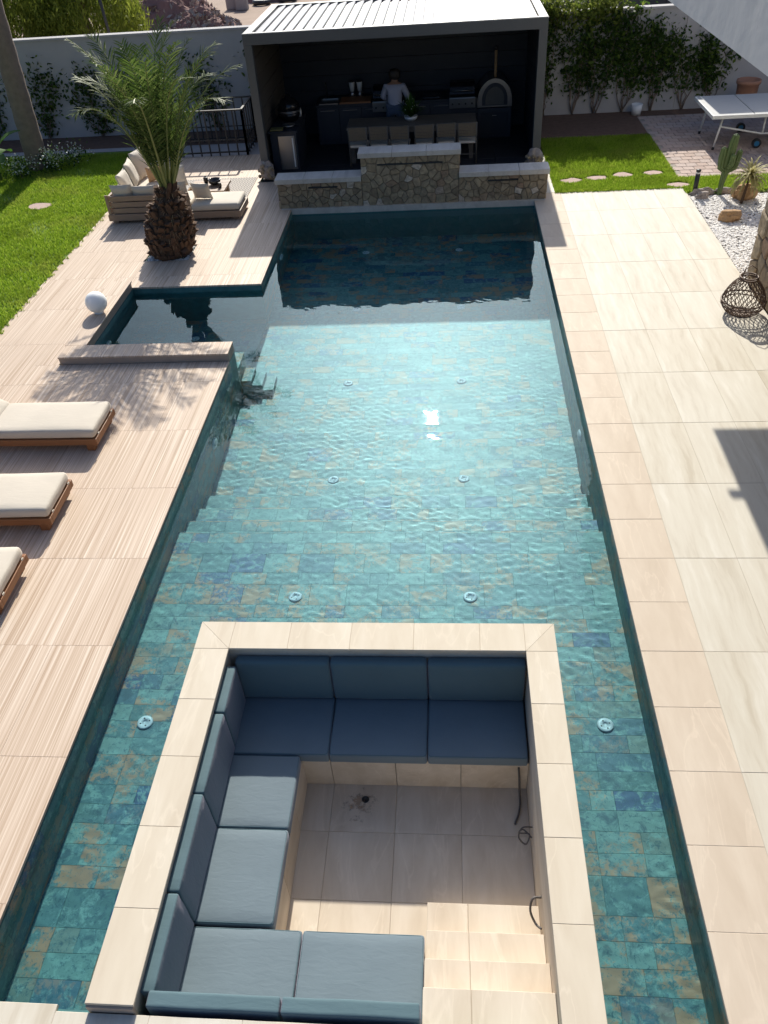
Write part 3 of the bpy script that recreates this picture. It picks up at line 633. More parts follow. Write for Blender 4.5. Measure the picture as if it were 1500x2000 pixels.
# ================================================================== STONE FOUNTAIN WALL
def clip(poly, nx, ny, d):
    out = []
    for i in range(len(poly)):
        p, q = poly[i], poly[(i+1) % len(poly)]; a = p[0]*nx+p[1]*ny-d; c_ = q[0]*nx+q[1]*ny-d
        if a <= 0: out.append(p)
        if (a < 0 < c_) or (c_ < 0 < a): t = a/(a-c_); out.append((p[0]+t*(q[0]-p[0]), p[1]+t*(q[1]-p[1])))
    return out
def stones(parent, W_, H_, to3, n, gap=.009, depth=(.018, .04)):
    """irregular cladding stones filling a W x H panel; to3(u, v, d) maps to the world"""
    nx = max(1, round(math.sqrt(n*W_/H_))); ny = max(1, round(n/nx)); S = []
    for i in range(nx):
        for j in range(ny): S.append(((i+.5+random.uniform(-.42, .42))*W_/nx, (j+.5+random.uniform(-.42, .42)+(.25 if i % 2 else -.25)*.6)*H_/ny))
    for a in S:
        P = [(0, 0), (W_, 0), (W_, H_), (0, H_)]
        for b_ in S:
            if b_ is a: continue
            dx, dy = b_[0]-a[0], b_[1]-a[1]; L = math.hypot(dx, dy)
            if L < 1e-6: continue
            P = clip(P, dx/L, dy/L, ((a[0]+b_[0])/2*dx+(a[1]+b_[1])/2*dy)/L-gap/2)
            if len(P) < 3: break
        if len(P) < 3: continue
        cx = sum(p[0] for p in P)/len(P); cy_ = sum(p[1] for p in P)/len(P); d = random.uniform(*depth); m = len(P)
        lo = [to3(p[0], p[1], 0) for p in P]; mid = [to3(p[0], p[1], d*.7) for p in P]; hi = [to3(cx+(p[0]-cx)*.86, cy_+(p[1]-cy_)*.86, d*random.uniform(.9, 1.1)) for p in P]
        F = [(i, (i+1) % m, m+(i+1) % m, m+i) for i in range(m)]+[(m+i, m+(i+1) % m, 2*m+(i+1) % m, 2*m+i) for i in range(m)]+[tuple(range(2*m, 3*m))]
        MB().add(lo+mid+hi, F).build('stone', M['stone'], parent)
fw = thing('fountain_wall', 'stepped rubble stone fountain wall with pale caps at the far pool end', 'stone wall', (-.75, 16.6, 0))
FY = 16.47
MB().box((XL-.2, YF-.002, -.10), (1.93, FY-.002, .01)).build('plinth', M['capstone'], fw)
b = MB(); b.box((-3.47, FY, -.8), (1.93, 16.82, .50)); b.box((-1.75, FY+.001, .50), (.19, 16.819, .94)); receiver(b.build('core', M['mortar'], fw))
stones(fw, 1.70, .50, lambda u, v, d: (-3.46+u, FY-d, v), 42)
stones(fw, 1.94, .94, lambda u, v, d: (-1.75+u, FY-d, v), 80)
stones(fw, 1.72, .50, lambda u, v, d: (.20+u, FY-d, v), 42)
stones(fw, .34, .50, lambda u, v, d: (1.93+d, FY+u, v), 8); stones(fw, .34, .5, lambda u, v, d: (-3.47-d, 16.81-u, v), 8)
stones(fw, .34, .44, lambda u, v, d: (.19+d, FY+u, .5+v), 6)
for (a, c_, z, n) in ((-3.53, -1.76, .50, 3), (.20, 1.99, .50, 3), (-1.80, .24, .94, 3)):
    for i in range(n):
        w_ = (c_-a)/n; MB().rbox((a+i*w_+.002, 16.41, z+.001), (a+(i+1)*w_-.002, 16.87, z+.095), .008, 0).build('cap_stone', M['capstone'], fw)
for (a, c_, z) in ((-1.42, -.12, .79), (-2.85, -2.25, .40), (.78, 1.38, .40)): MB().box((a, FY-.05, z), (c_, FY-.002, z+.028)).build('water_slot', M['black'], fw)

# ================================================================== PERGOLA
PX0, PX1, PY0, PY1, PZ = -4.18, 1.98, 18.35, 22.05, 2.87
pg = thing('pergola', 'anthracite louvred pergola sheltering the outdoor kitchen', 'pergola', (-1.1, 20.2, 0))
PW = .17
for (x, y) in ((PX0, PY0), (PX1-PW, PY0), (PX0, PY1-PW), (PX1-PW, PY1-PW)):
    MB().rbox((x, y, .36 if y == PY0 else 0), (x+PW, y+PW, PZ-.20), .006, 0).build('post', M['anthracite'], pg)
b = MB(); b.box((PX0, PY0, PZ-.20), (PX1, PY0+PW, PZ)); b.build('front_beam', M['anthracite'], pg)
b = MB(); b.box((PX0, PY1-PW, PZ-.20), (PX1, PY1, PZ)); b.build('rear_beam', M['anthracite'], pg)
for x in (PX0, PX1-PW): MB().box((x, PY0+PW, PZ-.20), (x+PW, PY1-PW, PZ)).build('side_beam', M['anthracite'], pg)
MB().box((PX0+.01, PY0-.004, PZ-.004), (PX1-.01, PY0+.02, PZ+.012)).build('roof_trim', M['louver'], pg)
n = 28; x0 = PX0+PW+.01; dx = (PX1-PX0-2*PW-.02)/n
lm = MB()
lm.add([(-dx*.43, 0, -.030), (dx*.30, 0, .004), (dx*.40, 0, -.01), (dx*.40, 0, -.035), (-dx*.43, 0, -.045)]+[(-dx*.43, PY1-PY0-2*PW, -.030), (dx*.30, PY1-PY0-2*PW, .004), (dx*.40, PY1-PY0-2*PW, -.01), (dx*.40, PY1-PY0-2*PW, -.035), (-dx*.43, PY1-PY0-2*PW, -.045)],
       [(i, (i+1) % 5, 5+(i+1) % 5, 5+i) for i in range(5)]+[(4, 3, 2, 1, 0), (5, 6, 7, 8, 9)])
lo_ = lm.build('louver', M['louver'], pg, local=True); lo_.location = Vector((x0+dx/2, PY0+PW, PZ-.01))-BASE[pg]
for i in range(1, n): inst(lo_, (x0+dx*(i+.5), PY0+PW, PZ-.01), pg)
# closed deck added under louvres to block light and keep the kitchen dark
MB().box((PX0+PW, PY0+PW, PZ-.09), (PX1-PW, PY1-PW, PZ-.06)).build('light_block_lining', M['anthracite'], pg)
for i in range(8):
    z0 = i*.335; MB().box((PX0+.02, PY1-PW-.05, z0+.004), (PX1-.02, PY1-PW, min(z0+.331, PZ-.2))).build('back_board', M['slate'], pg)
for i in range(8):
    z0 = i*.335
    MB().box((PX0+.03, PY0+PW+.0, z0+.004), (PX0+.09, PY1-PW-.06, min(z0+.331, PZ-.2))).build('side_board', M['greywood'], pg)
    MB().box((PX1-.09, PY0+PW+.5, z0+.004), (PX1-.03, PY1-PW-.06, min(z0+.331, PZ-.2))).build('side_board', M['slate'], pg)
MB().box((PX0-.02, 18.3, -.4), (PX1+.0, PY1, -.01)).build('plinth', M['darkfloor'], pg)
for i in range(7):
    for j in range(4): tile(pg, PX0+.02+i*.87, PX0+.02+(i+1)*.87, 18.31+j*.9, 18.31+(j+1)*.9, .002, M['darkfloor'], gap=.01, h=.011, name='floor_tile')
def rock(x, y, z, rx, ry, rz, seed, mat, name, parent=None, loc=None, cuts=3):
    bm = bmesh.new(); bmesh.ops.create_icosphere(bm, subdivisions=cuts, radius=1); mb = MB()
    for v in bm.verts:
        p = v.co.copy(); k = 1+.42*noise.noise(p*1.1+Vector((seed*3.7, seed, 0)))+.16*noise.noise(p*3.1+Vector((seed, 0, seed)))
        p = Vector((round(p.x*k*2.2)/2.2*.35+p.x*k*.65, round(p.y*k*2.2)/2.2*.35+p.y*k*.65, round(p.z*k*2.2)/2.2*.35+p.z*k*.65))
        v.co = Vector((x+p.x*rx, y+p.y*ry, max(z+p.z*rz, z-rz*.75)))
    bm.verts.index_update(); mb.add([v.co[:] for v in bm.verts], [[v.index for v in f.verts] for f in bm.faces]); bm.free()
    return mb.build(name, mat, parent, loc=loc)
MB().box((PX0+PW, PY1-PW+.002, .0), (PX1-PW, PY1-PW+.03, PZ-.2)).build('light_block_panel', M['slate'], pg)  # added backing, blocks sun leaking through the gaps between back boards
MB().box((PX0+.1, PY1-PW-.075, PZ-.34), (PX1-.1, PY1-PW-.052, PZ-.092)).build('light_block_board', M['slate'], pg)  # added board closing the wall top against a strip of light
for (x, y) in ((PX0+.09, PY0+.05), (PX1-.10, PY0+.06)):
    bs = rock(x, y, .2, .17, .17, .24, 3+x, M['rockgrey'], 'post_base', pg)
    for k in range(14):
        a = random.uniform(3.2, 6.2); z = random.uniform(.03, .34); rock(x+.17*math.cos(a), y+.17*math.sin(a), z, .05, .05, .05, k+x, M['stone'], 'cobble', bs, cuts=1)
# ---- kitchen
ct = thing('kitchen_counter', 'dark kitchen counter along the back wall of the pergola', 'counter', (-1.6, 21.3, 0))
CY0, CY1 = 20.85, 21.8
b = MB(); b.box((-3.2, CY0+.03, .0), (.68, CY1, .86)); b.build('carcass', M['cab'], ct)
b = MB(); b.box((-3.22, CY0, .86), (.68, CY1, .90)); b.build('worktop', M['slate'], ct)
for i in range(7):
    d_ = MB().rbox((-3.18+i*.55, CY0+.012, .06), (-2.65+i*.55, CY0+.03, .83), .004, 0).build('door', M['cab'], ct); MB().box((-3.1+i*.55, CY0-.012, .76), (-2.75+i*.55, CY0+.012, .775)).build('handle', M['steel'], d_)
tag(MB().rbox((-2.62, CY0-.01, .902), (-1.86, 21.4, .94), .006, 0).build('chopping_board', M['orangewood'], loc=(-2.2, 21.1, .902)), 'long wooden chopping board on the back counter', 'board')
sk = thing('sink', 'steel sink with tall black tap on the back counter', 'sink', (-2.9, 21.1, .9))
b = MB(); b.box((-3.12, 20.86, .901), (-2.66, 20.90, .925)); b.box((-3.12, 21.36, .901), (-2.66, 21.4, .925)); b.box((-3.12, 20.9, .901), (-3.08, 21.36, .925)); b.box((-2.70, 20.9, .901), (-2.66, 21.36, .925)); b.box((-3.08, 20.9, .901), (-2.70, 21.36, .905)); b.build('basin', M['steel'], sk)
MB().tube([(-2.98, 21.45, .9), (-2.98, 21.45, 1.2), (-2.98, 21.40, 1.27), (-2.98, 21.3, 1.27), (-2.98, 21.26, 1.2)], .014, 8).build('tap', M['black'], sk, True)
for i, (x, l) in enumerate([(-2.36, 'left of two glass blenders behind the chopping board'), (-2.17, 'right of two glass blenders behind the chopping board')]):
    t = thing('blender', l, 'blender', (x, 21.5, .9), 'blenders on the counter'); MB().lathe([(.07, 0), (.075, .06), (.06, .12), (.05, .13)], 12, (x, 21.5, .902)).build('motor_base', M['steel'], t, True)
    MB().lathe([(.05, .131), (.07, .33), (.068, .335)], 12, (x, 21.5, .902)).build('jug', M['whiteplastic'], t, True); MB().lathe([(.07, .336), (.065, .365), (.02, .38)], 12, (x, 21.5, .902)).build('lid', M['black'], t, True)
def grill(x0, x1, label):
    cx = (x0+x1)/2; t = thing('gas_grill', label, 'grill', (cx, 21.2, .9)); b = MB()
    b.rbox((x0, 20.80, .70), (x1, 21.4, .93), .01, 0); b.build('firebox', M['steel'], t)
    pr = [(20.88, .935), (20.84, 1.0), (20.90, 1.14), (21.05, 1.22), (21.25, 1.22), (21.40, 1.10), (21.40, .935)]
    m = len(pr); MB().add([(x0+.02, p[0], p[1]) for p in pr]+[(x1-.02, p[0], p[1]) for p in pr], [tuple(range(m)), tuple(range(2*m-1, m-1, -1))]+[(i, m+i, m+(i+1) % m, (i+1) % m) for i in range(m)]).build('hood', M['blackgloss'], t)
    MB().tube([(x0+.06, 20.86, 1.06), (x0+.06, 20.80, 1.08), (x1-.06, 20.80, 1.08), (x1-.06, 20.86, 1.06)], .012, 8).build('handle', M['steel'], t, True)
    k = 4
    for i in range(k):
        kn = MB().tube([(x0+.08+(x1-x0-.16)*i/(k-1), 20.80, .80), (x0+.08+(x1-x0-.16)*i/(k-1), 20.77, .80)], .022, 10).build('knob', M['black'], t)
    MB().box((x0+.02, 20.775, .895), (x1-.02, 20.80, .915)).build('front_rail', M['steel'], t)
grill(-1.82, -1.12, 'black hooded grill left of the cook'); grill(.02, .64, 'steel grill beside the arched pizza oven')
tag(MB().rbox((-.62, 20.88, .902), (-.20, 21.35, .95), .01, 0).build('griddle_plate', M['blackgloss'], loc=(-.4, 21.1, .902)), 'flat black hob to the right of the cook', 'hob')
ov = thing('pizza_oven', 'arched steel pizza oven with thin chimney on dark cabinet', 'oven', (1.1, 21.2, 0))
MB().rbox((.69, 20.82, 0), (1.50, 21.75, .66), .01, 0).build('cabinet', M['cab'], ov); dd = MB().rbox((.78, 20.80, .08), (1.41, 20.82, .56), .004, 0).build('door', M['slate'], ov); MB().box((1.05, 20.785, .5), (1.15, 20.80, .515)).build('handle', M['steel'], dd)
def arch(x, r, zb, y0, y1, n=16):
    P = [(x-r, zb), (x+r, zb)]+[(x+r*math.cos(math.pi*k/n), zb+.12+r*1.2*math.sin(math.pi*k/n)) for k in range(n+1)]; m = len(P)
    return MB().add([(p[0], y0, p[1]) for p in P]+[(p[0], y1, p[1]) for p in P], [tuple(range(m)), tuple(range(2*m-1, m-1, -1))]+[((i+1) % m, i, m+i, m+(i+1) % m) for i in range(m)])
arch(1.10, .41, .68, 20.86, 21.7).build('dome', M['steel'], ov); arch(1.10, .30, .72, 20.835, 20.859).build('oven_door', M['cab'], ov); arch(1.10, .22, .74, 20.82, 20.834).build('door_plate', M['greywood'], ov)
MB().tube([(1.11, 21.0, 1.18), (1.11, 21.0, 1.86)], .032, 10).build('chimney', M['rockorange'], ov, True); MB().lathe([(.05, 0), (.055, .06), (.001, .1)], 10, (1.11, 21.0, 1.86)).build('chimney_cap', M['black'], ov, True)
# left side unit with kamado grill
su = thing('side_counter', 'side counter with steel fridge door inside the left of the pergola', 'counter', (-3.7, 19.4, 0))
MB().rbox((-4.02, 18.92, 0), (-3.42, 20.3, .82), .008, 0).build('carcass', M['cab'], su); MB().rbox((-4.05, 18.88, .822), (-3.38, 20.32, .86), .006, 0).build('worktop', M['slate'], su)
fd = MB().rbox((-3.84, 18.898, .04), (-3.46, 18.92, .76), .006, 0).build('fridge_door', M['steel'], su); MB().box((-3.52, 18.87, .1), (-3.495, 18.897, .72)).build('handle', M['whiteplastic'], fd)
tag(MB().rbox((-4.0, 18.93, .863), (-3.72, 19.12, .90), .006, 0).build('cutting_board', M['yucca'], loc=(-3.86, 19.0, .863)), 'small yellowish board on the side counter corner', 'board')
km = thing('kamado_grill', 'black egg shaped ceramic grill on the side counter', 'grill', (-3.66, 19.75, .862))
MB().lathe([(.10, .0), (.17, .02), (.24, .12), (.25, .20)], 20, (-3.66, 19.75, .864)).build('bowl', M['blackgloss'], km, True); MB().lathe([(.26, .201), (.26, .225)], 20, (-3.66, 19.75, .864)).build('band', M['steel'], km, True)
MB().lathe([(.26, .25), (.24, .36), (.17, .45), (.07, .50), (.06, .55), (.001, .56)], 20, (-3.66, 19.75, .864)).build('lid', M['blackgloss'], km, True); MB().lathe([(.26, .226), (.26, .249)], 20, (-3.66, 19.75, .864)).build('band', M['steel'], km, True)
t_ = thing('cooking_pan', 'steel pan with handle in front of the egg shaped grill', 'pan', (-3.62, 19.25, .862)); MB().lathe([(.12, .002), (.15, .05), (.145, .05), (.115, .01), (.001, .01)], 18, (-3.62, 19.25, .862)).build('bowl', M['steel'], t_, True); MB().bar((-3.48, 19.25, .905), (-3.3, 19.2, .93), .02, .01).build('handle', M['black'], t_)
jr = tag(MB().lathe([(.05, 0), (.055, .12), (.04, .16), (.045, .17)], 12, (-3.5, 20.15, .862)).build('utensil_jar', M['whiteplastic'], smooth=True, loc=(-3.5, 20.15, .862)), 'pale jar at the far end of the side counter', 'jar')
# ---- dining set
dt = thing('dining_table', 'long grey dining table under the pergola', 'table', (-.85, 19.68, 0))
for i in range(4): MB().rbox((-2.32, 19.25+i*.216, .72), (.63, 19.25+(i+1)*.216-.004, .76), .004, 0).build('plank', M['greywood'], dt)
for x in (-2.2, .51):
    for y in (19.33, 20.03): MB().box((x-.045, y-.045, 0), (x+.045, y+.045, .72)).build('leg', M['greywood'], dt)
MB().box((-2.2, 19.30, .62), (.51, 19.36, .72)).build('apron', M['greywood'], dt)
def make_chair():
    t = thing('dining_chair', 'x', 'chair', (0, 0, 0), 'woven chairs along the near side of the dining table')
    for x in (-.2, .2):
        MB().tube([(x, -.22, 0), (x, -.22, .45), (x*1.02, -.26, .86)], .018, 8).build('leg', M['greywood'], t, True, local=True); MB().tube([(x, .2, 0), (x, .2, .45)], .018, 8).build('leg', M['greywood'], t, True, local=True)
    MB().rbox((-.22, -.22, .42), (.22, .22, .47), .015, 1).build('seat', M['cream2'], t, True, local=True)
    fr = MB().tube([(-.21, -.245, .58), (-.21, -.262, .865), (.21, -.262, .865), (.21, -.245, .58), (-.21, -.245, .58)], .014, 6).build('back_frame', M['greywood'], t, True, local=True)
    wv = MB()
    for k in range(9): z = .60+.0305*k; y = -.246-.06*(z-.58); wv.bar((-.205, y-.004*(k % 2), z), (.205, y-.004*(k % 2), z), .024, .005, 0, (0, 1, 0))
    for k in range(14): x = -.19+.0292*k; wv.bar((x, -.247+.003*(k % 2), .585), (x, -.264+.003*(k % 2), .86), .005, .018, 0, (0, 1, 0))
    wv.build('woven_back', M['weave'], fr, local=True)
    MB().tube([(-.2, -.22, .2), (.2, -.22, .2)], .01, 6).build('stretcher', M['greywood'], t, local=True); return t
ch0 = make_chair(); ordn = ['leftmost woven dining chair, its back towards the pool', 'second woven dining chair from the left end of the table', 'third woven dining chair, just left of the table plant', 'woven dining chair just right of the table plant', 'second woven dining chair from the right end of the table', 'rightmost woven dining chair, nearest the pizza oven']
for i, x in enumerate((-2.03, -1.56, -1.09, -.55, -.06, .42)):
    c = ch0 if i == 0 else copy_tree(ch0); c.location = (x, 19.16+random.uniform(-.02, .02), 0); c.rotation_euler = (0, 0, random.uniform(-.05, .05)); c['label'] = ordn[i]
pp = thing('table_plant', 'bushy green plant in a white bowl on the dining table', 'plant', (-.86, 19.7, .76))
MB().lathe([(.08, 0), (.14, .05), (.16, .10), (.15, .10), (.12, .05), (.001, .05)], 18, (-.86, 19.7, .762)).build('bowl', M['lampwhite'], pp, True)
lf = MB()
for k in range(170):
    a = random.uniform(0, 6.283); e = random.uniform(.5, 1.45); L = random.uniform(.28, .56); d = Vector((math.cos(a)*math.cos(e), math.sin(a)*math.cos(e), math.sin(e))); s = Vector((-math.sin(a), math.cos(a), 0))*.014; p = Vector((-.86, 19.7, .83)); tip = p+d*L+Vector((0, 0, -.25*L*math.cos(e))); m_ = p+d*L*.6
    lf.add([p-s*.4, p+s*.4, m_+s, m_-s, tip], [(0, 1, 2, 3), (3, 2, 4)])
lf.build('foliage', M['leaf'], pp)
fl = MB()
for k in range(16):
    a = random.uniform(0, 6.283); r_ = random.uniform(.08, .26); fl.lathe([(.004, 0), (.014, .008), (.004, .018)], 6, (-.86+r_*math.cos(a), 19.7+r_*math.sin(a), random.uniform(1.02, 1.2)))
kind(fl.build('blossom', M['flower'], pp), 'stuff')
# ---- person (back view, bending over the counter)
def skin_mesh(name, verts, edges, radii, mat, parent, sub=2, root=0):
    me = bpy.data.meshes.new(name); b0 = BASE[parent]; me.from_pydata([tuple(Vector(v)-b0) for v in verts], edges, []); o = bpy.data.objects.new(name, me); COL.objects.link(o)
    bpy.context.view_layer.objects.active = o; md = o.modifiers.new('skin', 'SKIN'); md.use_smooth_shade = True
    for i, r_ in enumerate(radii):
        sv = me.skin_vertices[0].data[i]; sv.radius = (r_, r_) if isinstance(r_, (int, float)) else r_; sv.use_root = (i == root)
    s_ = o.modifiers.new('sub', 'SUBSURF'); s_.levels = s_.render_levels = sub
    dg = bpy.context.evaluated_depsgraph_get(); me2 = bpy.data.meshes.new_from_object(o.evaluated_get(dg)); o.modifiers.clear(); o.data = me2
    me2.materials.clear(); me2.materials.append(mat); o.parent = parent; BASE[o] = b0; return o
px, py = -1.26, 20.52
pe = thing('person', 'person in pale blue shirt seen from behind, working at the counter', 'person', (px, py, 0))
V = [(px, py, .93), (px, py+.03, 1.10), (px, py+.07, 1.27), (px, py+.10, 1.40), (px, py+.13, 1.47), (px+.01, py+.16, 1.55), (px+.01, py+.17, 1.64),
     (px-.10, py, .90), (px-.11, py+.02, .50), (px-.11, py-.02, .09), (px-.12, py+.12, .04), (px+.10, py, .90), (px+.11, py+.02, .50), (px+.11, py-.02, .09), (px+.12, py+.12, .04),
     (px-.17, py+.09, 1.39), (px-.25, py+.12, 1.14), (px-.14, py+.33, 1.02), (px-.10, py+.40, 1.0), (px+.17, py+.09, 1.39), (px+.26, py+.13, 1.14), (px+.24, py+.36, 1.02), (px+.24, py+.43, 1.0)]
E_ = [(0, 1), (1, 2), (2, 3), (3, 4), (4, 5), (5, 6), (0, 7), (7, 8), (8, 9), (9, 10), (0, 11), (11, 12), (12, 13), (13, 14), (3, 15), (15, 16), (16, 17), (17, 18), (3, 19), (19, 20), (20, 21), (21, 22)]
Rr = [.14, (.135, .105), (.15, .11), (.14, .10), .055, .085, .095, .085, .06, .042, .035, .085, .06, .042, .035, .065, .048, .036, .028, .065, .048, .036, .028]
skin_mesh('body', V, E_, Rr, M['skin'], pe)
sh = list(range(0, 4))+[15, 16, 17, 19, 20, 21]; mp_ = {v: i for i, v in enumerate(sh)}
skin_mesh('shirt', [V[i] if i else (px, py-.005, .86) for i in sh], [(mp_[a], mp_[b_]) for a, b_ in E_ if a in mp_ and b_ in mp_], [.155, (.155, .125), (.168, .128), (.155, .115), .08, .066, .05, .08, .066, .05], M['shirt'], pe)
tr = [0, 7, 8, 9, 11, 12, 13]; mp_ = {v: i for i, v in enumerate(tr)}
skin_mesh('trousers', [V[i] for i in tr], [(mp_[a], mp_[b_]) for a, b_ in E_ if a in mp_ and b_ in mp_], [.152, .105, .078, .062, .105, .078, .062], M['jeans'], pe)
MB().rbox((px-.105, py+.03, 1.51), (px+.125, py+.28, 1.775), .10, 2, 0, .01, 3).build('hair', M['hair'], pe, True)
for (hx, hy, s_) in ((px-.10, py+.40, 1), (px+.24, py+.43, -1)):
    for k in range(5):
        off = (k-2)*.018; L = (.05, .07, .075, .07, .055)[k] if k else .045
        MB().tube([(hx+off, hy+.01, 1.0), (hx+off*1.3, hy+.03+L*.5, .985), (hx+off*1.3, hy+.03+L, .955)], [.010, .009, .007], 6).build('finger', M['skin'], pe, True)

pe.scale = (1.14, 1, .93)
# ================================================================== RAILING, WALLS, BACKGROUND
rl = thing('railing', 'black metal railing round the sunken stair left of the pergola', 'railing', (-5.9, 20.8, 0))
for (p, q) in (((-7.0, 20.33), (-4.92, 20.33)), ((-4.92, 20.33), (-4.92, 21.55)), ((-7.0, 21.55), (-4.92, 21.55))):
    d_ = Vector((q[0]-p[0], q[1]-p[1])); L = d_.length; n = max(2, round(L/.235))
    MB().bar((*p, 1.02), (*q, 1.02), .05, .03).build('top_rail', M['black'], rl); MB().bar((*p, .08), (*q, .08), .04, .03).build('bottom_rail', M['black'], rl)
    MB().bar((*p, .36), (*q, .36), .025, .02).build('middle_rail', M['black'], rl)
    for k in range(n+1):
        x, y = p[0]+d_.x*k/n, p[1]+d_.y*k/n; w_ = .02 if 0 < k < n else .035; w_ *= 1.5; MB().box((x-w_/2, y-w_/2, 0), (x+w_/2, y+w_/2, 1.005)).build('baluster', M['black'], rl)
def bwall(name, x0, x1, y, h, label):
    t = thing(name, label, 'wall', ((x0+x1)/2, y+.1, 0)); b = MB(); b.box((x0, y, -.1), (x1, y+.2, h)); b.build('plaster_face', M['wallplaster'], t); b = MB(); b.box((x0-.0, y-.03, h+.001), (x1, y+.23, h+.05)); b.build('coping', M['wallplaster'], t); return t
bwall('boundary_wall', -22, -4.0, 22.66, 2.30, 'long pale boundary wall behind the left lawn and palm'); bwall('boundary_wall', -3.99, 5.74, 22.62, 2.24, 'pale boundary wall overgrown with climbers right of the pergola')
bwall('garden_store', 5.75, 12, 22.6, 3.05, 'higher wall section behind the ping pong table')
# house on the right
hs = thing('house', 'white plastered upper floor of the house jutting in at top right', 'house', (6, 8, 0))
b = MB(); b.box((3.05, 3.2, 3.80), (11, 14.0, 7.2)); b.build('upper_floor', M['plaster'], hs)
b = MB(); b.box((4.78, 2.0, -.1), (11, 12.40, 3.80)); b.build('ground_floor_wall', M['mortar'], hs)
stones(hs, 2.6, 2.4, lambda u, v, d: (4.78-d, 12.40-u, v), 80, .012, (.03, .07)); stones(hs, 1.2, 2.4, lambda u, v, d: (5.98-u, 12.40+d, v), 30, .012, (.03, .07))
MB().rbox((2.90, 13.28, 4.15), (3.05, 13.36, 4.23), .02, 0).build('wall_lamp', M['anthracite'], hs)
# ---- climbers
def leaves(P, size, st=(1, 1, 1)):
    """P (n,3) centres -> small bent leaf pairs"""
    n = len(P); d = rng.normal(size=(n, 3))*np.array(st); d /= np.linalg.norm(d, axis=1)[:, None]; u = rng.normal(size=(n, 3)); u -= (u*d).sum(1)[:, None]*d; u /= np.linalg.norm(u, axis=1)[:, None]
    s = size*rng.uniform(.6, 1.3, n)[:, None]; V = np.zeros((n, 4, 3)); V[:, 0] = P-d*s; wd = .5 if st[0] == 1 else .22; V[:, 1] = P+u*s*wd; V[:, 2] = P+d*s; V[:, 3] = P-u*s*wd+np.cross(d, u)*s*.15
    return V.reshape(-1, 3), np.arange(4*n).reshape(n, 4)
def vine(x, y, w_, h, n, label, dens=6, top=False, z0=.0, size=.05):
    t = thing('climbing_plant', label, 'climber', (x, y, 0), 'climbers on the boundary wall'); st = MB(); C = []
    for k in range(dens):
        p = Vector((x+random.uniform(-.05, .05), y-.02, 0)); pts = [p.copy()]; dx = random.uniform(-1, 1)*w_/2; H_ = h*random.uniform(.65, 1.02)
        for i in range(1, 9):
            f_ = i/8; q = Vector((x+dx*f_**.8+random.uniform(-.07, .07), y-.03-random.uniform(0, .05), H_*f_)); pts.append(q)
            if H_*f_ > z0: C.append((q, .11+.12*f_))
        st.tube(pts, [.014*(1-.08*i) for i in range(9)], 5)
    st.build('stem', M['barkgrey'], t, True); wt = np.array([.15+(q[0].z/h)**1.2*(1.6 if top or dens > 5 else .6) for q in C]); idx = rng.choice(len(C), n, p=wt/wt.sum()); P = np.array([C[i][0] for i in idx]); sg = np.array([C[i][1] for i in idx])[:, None]
    n_ = int(n*.78); P = P[:n_]; sg = sg[:n_]; n = n_; P = P+rng.normal(size=(n, 3))*sg*np.array([.75, .35, .8]); P[:, 1] = np.minimum(P[:, 1], y-.01); P[:, 2] = np.clip(P[:, 2], .1, h+.25)
    V, F = leaves(P, size); fastmesh('foliage', V, F, M['ivy'], t)
    if top:
        m = n//2; P = np.stack([x+rng.normal(size=m)*w_*.3, y-.06+rng.normal(size=m)*.10, h+.05+rng.normal(size=m)*.16], -1); V, F = leaves(P, size*1.1); fastmesh('young_foliage', V, F, M['ivytop'], t)
    return t
WL = [(-12.3, 1.3, 1.5, 700, 'dark climber at the far left of the boundary wall'), (-10.9, 1.6, 1.75, 900, 'sparse dark climber just right of the leaning trunk'), (-9.4, 1.7, 1.55, 1100, 'denser climber on the wall above the flower bed'), (-8.0, 1.3, 1.4, 800, 'low climber on the wall left of the date palm'), (-6.1, 1.2, 1.6, 600, 'climber on the wall behind the railing'), (-4.75, .7, 2.1, 500, 'thin climber beside the left pergola post')]
for x, w_, h, n, l in WL: vine(x, 22.65, w_, h, n, l, 5, size=.055)
WR = [(2.45, .8, 2.3, 1300, True, 'tall climber against the right pergola post'), (3.15, .9, 2.2, 1300, True, 'climber with yellowish top second from the pergola'), (3.75, 1.0, 2.3, 1700, True, 'broad climber in the middle of the right wall'), (4.45, 1.1, 2.15, 2300, False, 'very dark dense climber with thick stem'), (5.15, .9, 2.1, 1300, False, 'climber next to the house overhang'), (5.95, 1.0, 1.7, 900, False, 'low climber behind the ping pong table'), (6.6, .8, 1.4, 1200, False, 'small climber beside the terracotta pot')]
for x, w_, h, n, tp, l in WR: vine(x, 22.60, w_, h, n, l, 6, tp, .5, .055)
tp_ = thing('planter_pot', 'large terracotta pot behind the ping pong table', 'pot', (7.2, 21.7, 0)); MB().lathe([(.20, 0), (.24, .5), (.25, .72), (.28, .73), (.28, .81), (.24, .81), (.22, .70), (.001, .70)], 22, (7.2, 21.7, 0)).build('vessel', M['terracotta'], tp_, True); MB().lathe([(.21, .705), (.001, .72)], 14, (7.2, 21.7, 0)).build('earth', M['soil'], tp_)
wp = thing('bucket', 'small white bucket at the foot of the climbers', 'bucket', (4.75, 22.25, 0)); MB().lathe([(.11, 0), (.14, .25), (.13, .25), (.11, .22), (.001, .22)], 16, (4.75, 22.25, 0)).build('vessel', M['lampwhite'], wp, True); MB().tube([(4.61, 22.25, .24), (4.65, 22.2, .12), (4.75, 22.16, .08), (4.85, 22.2, .12), (4.89, 22.25, .24)], .005, 5).build('handle', M['steel'], wp)
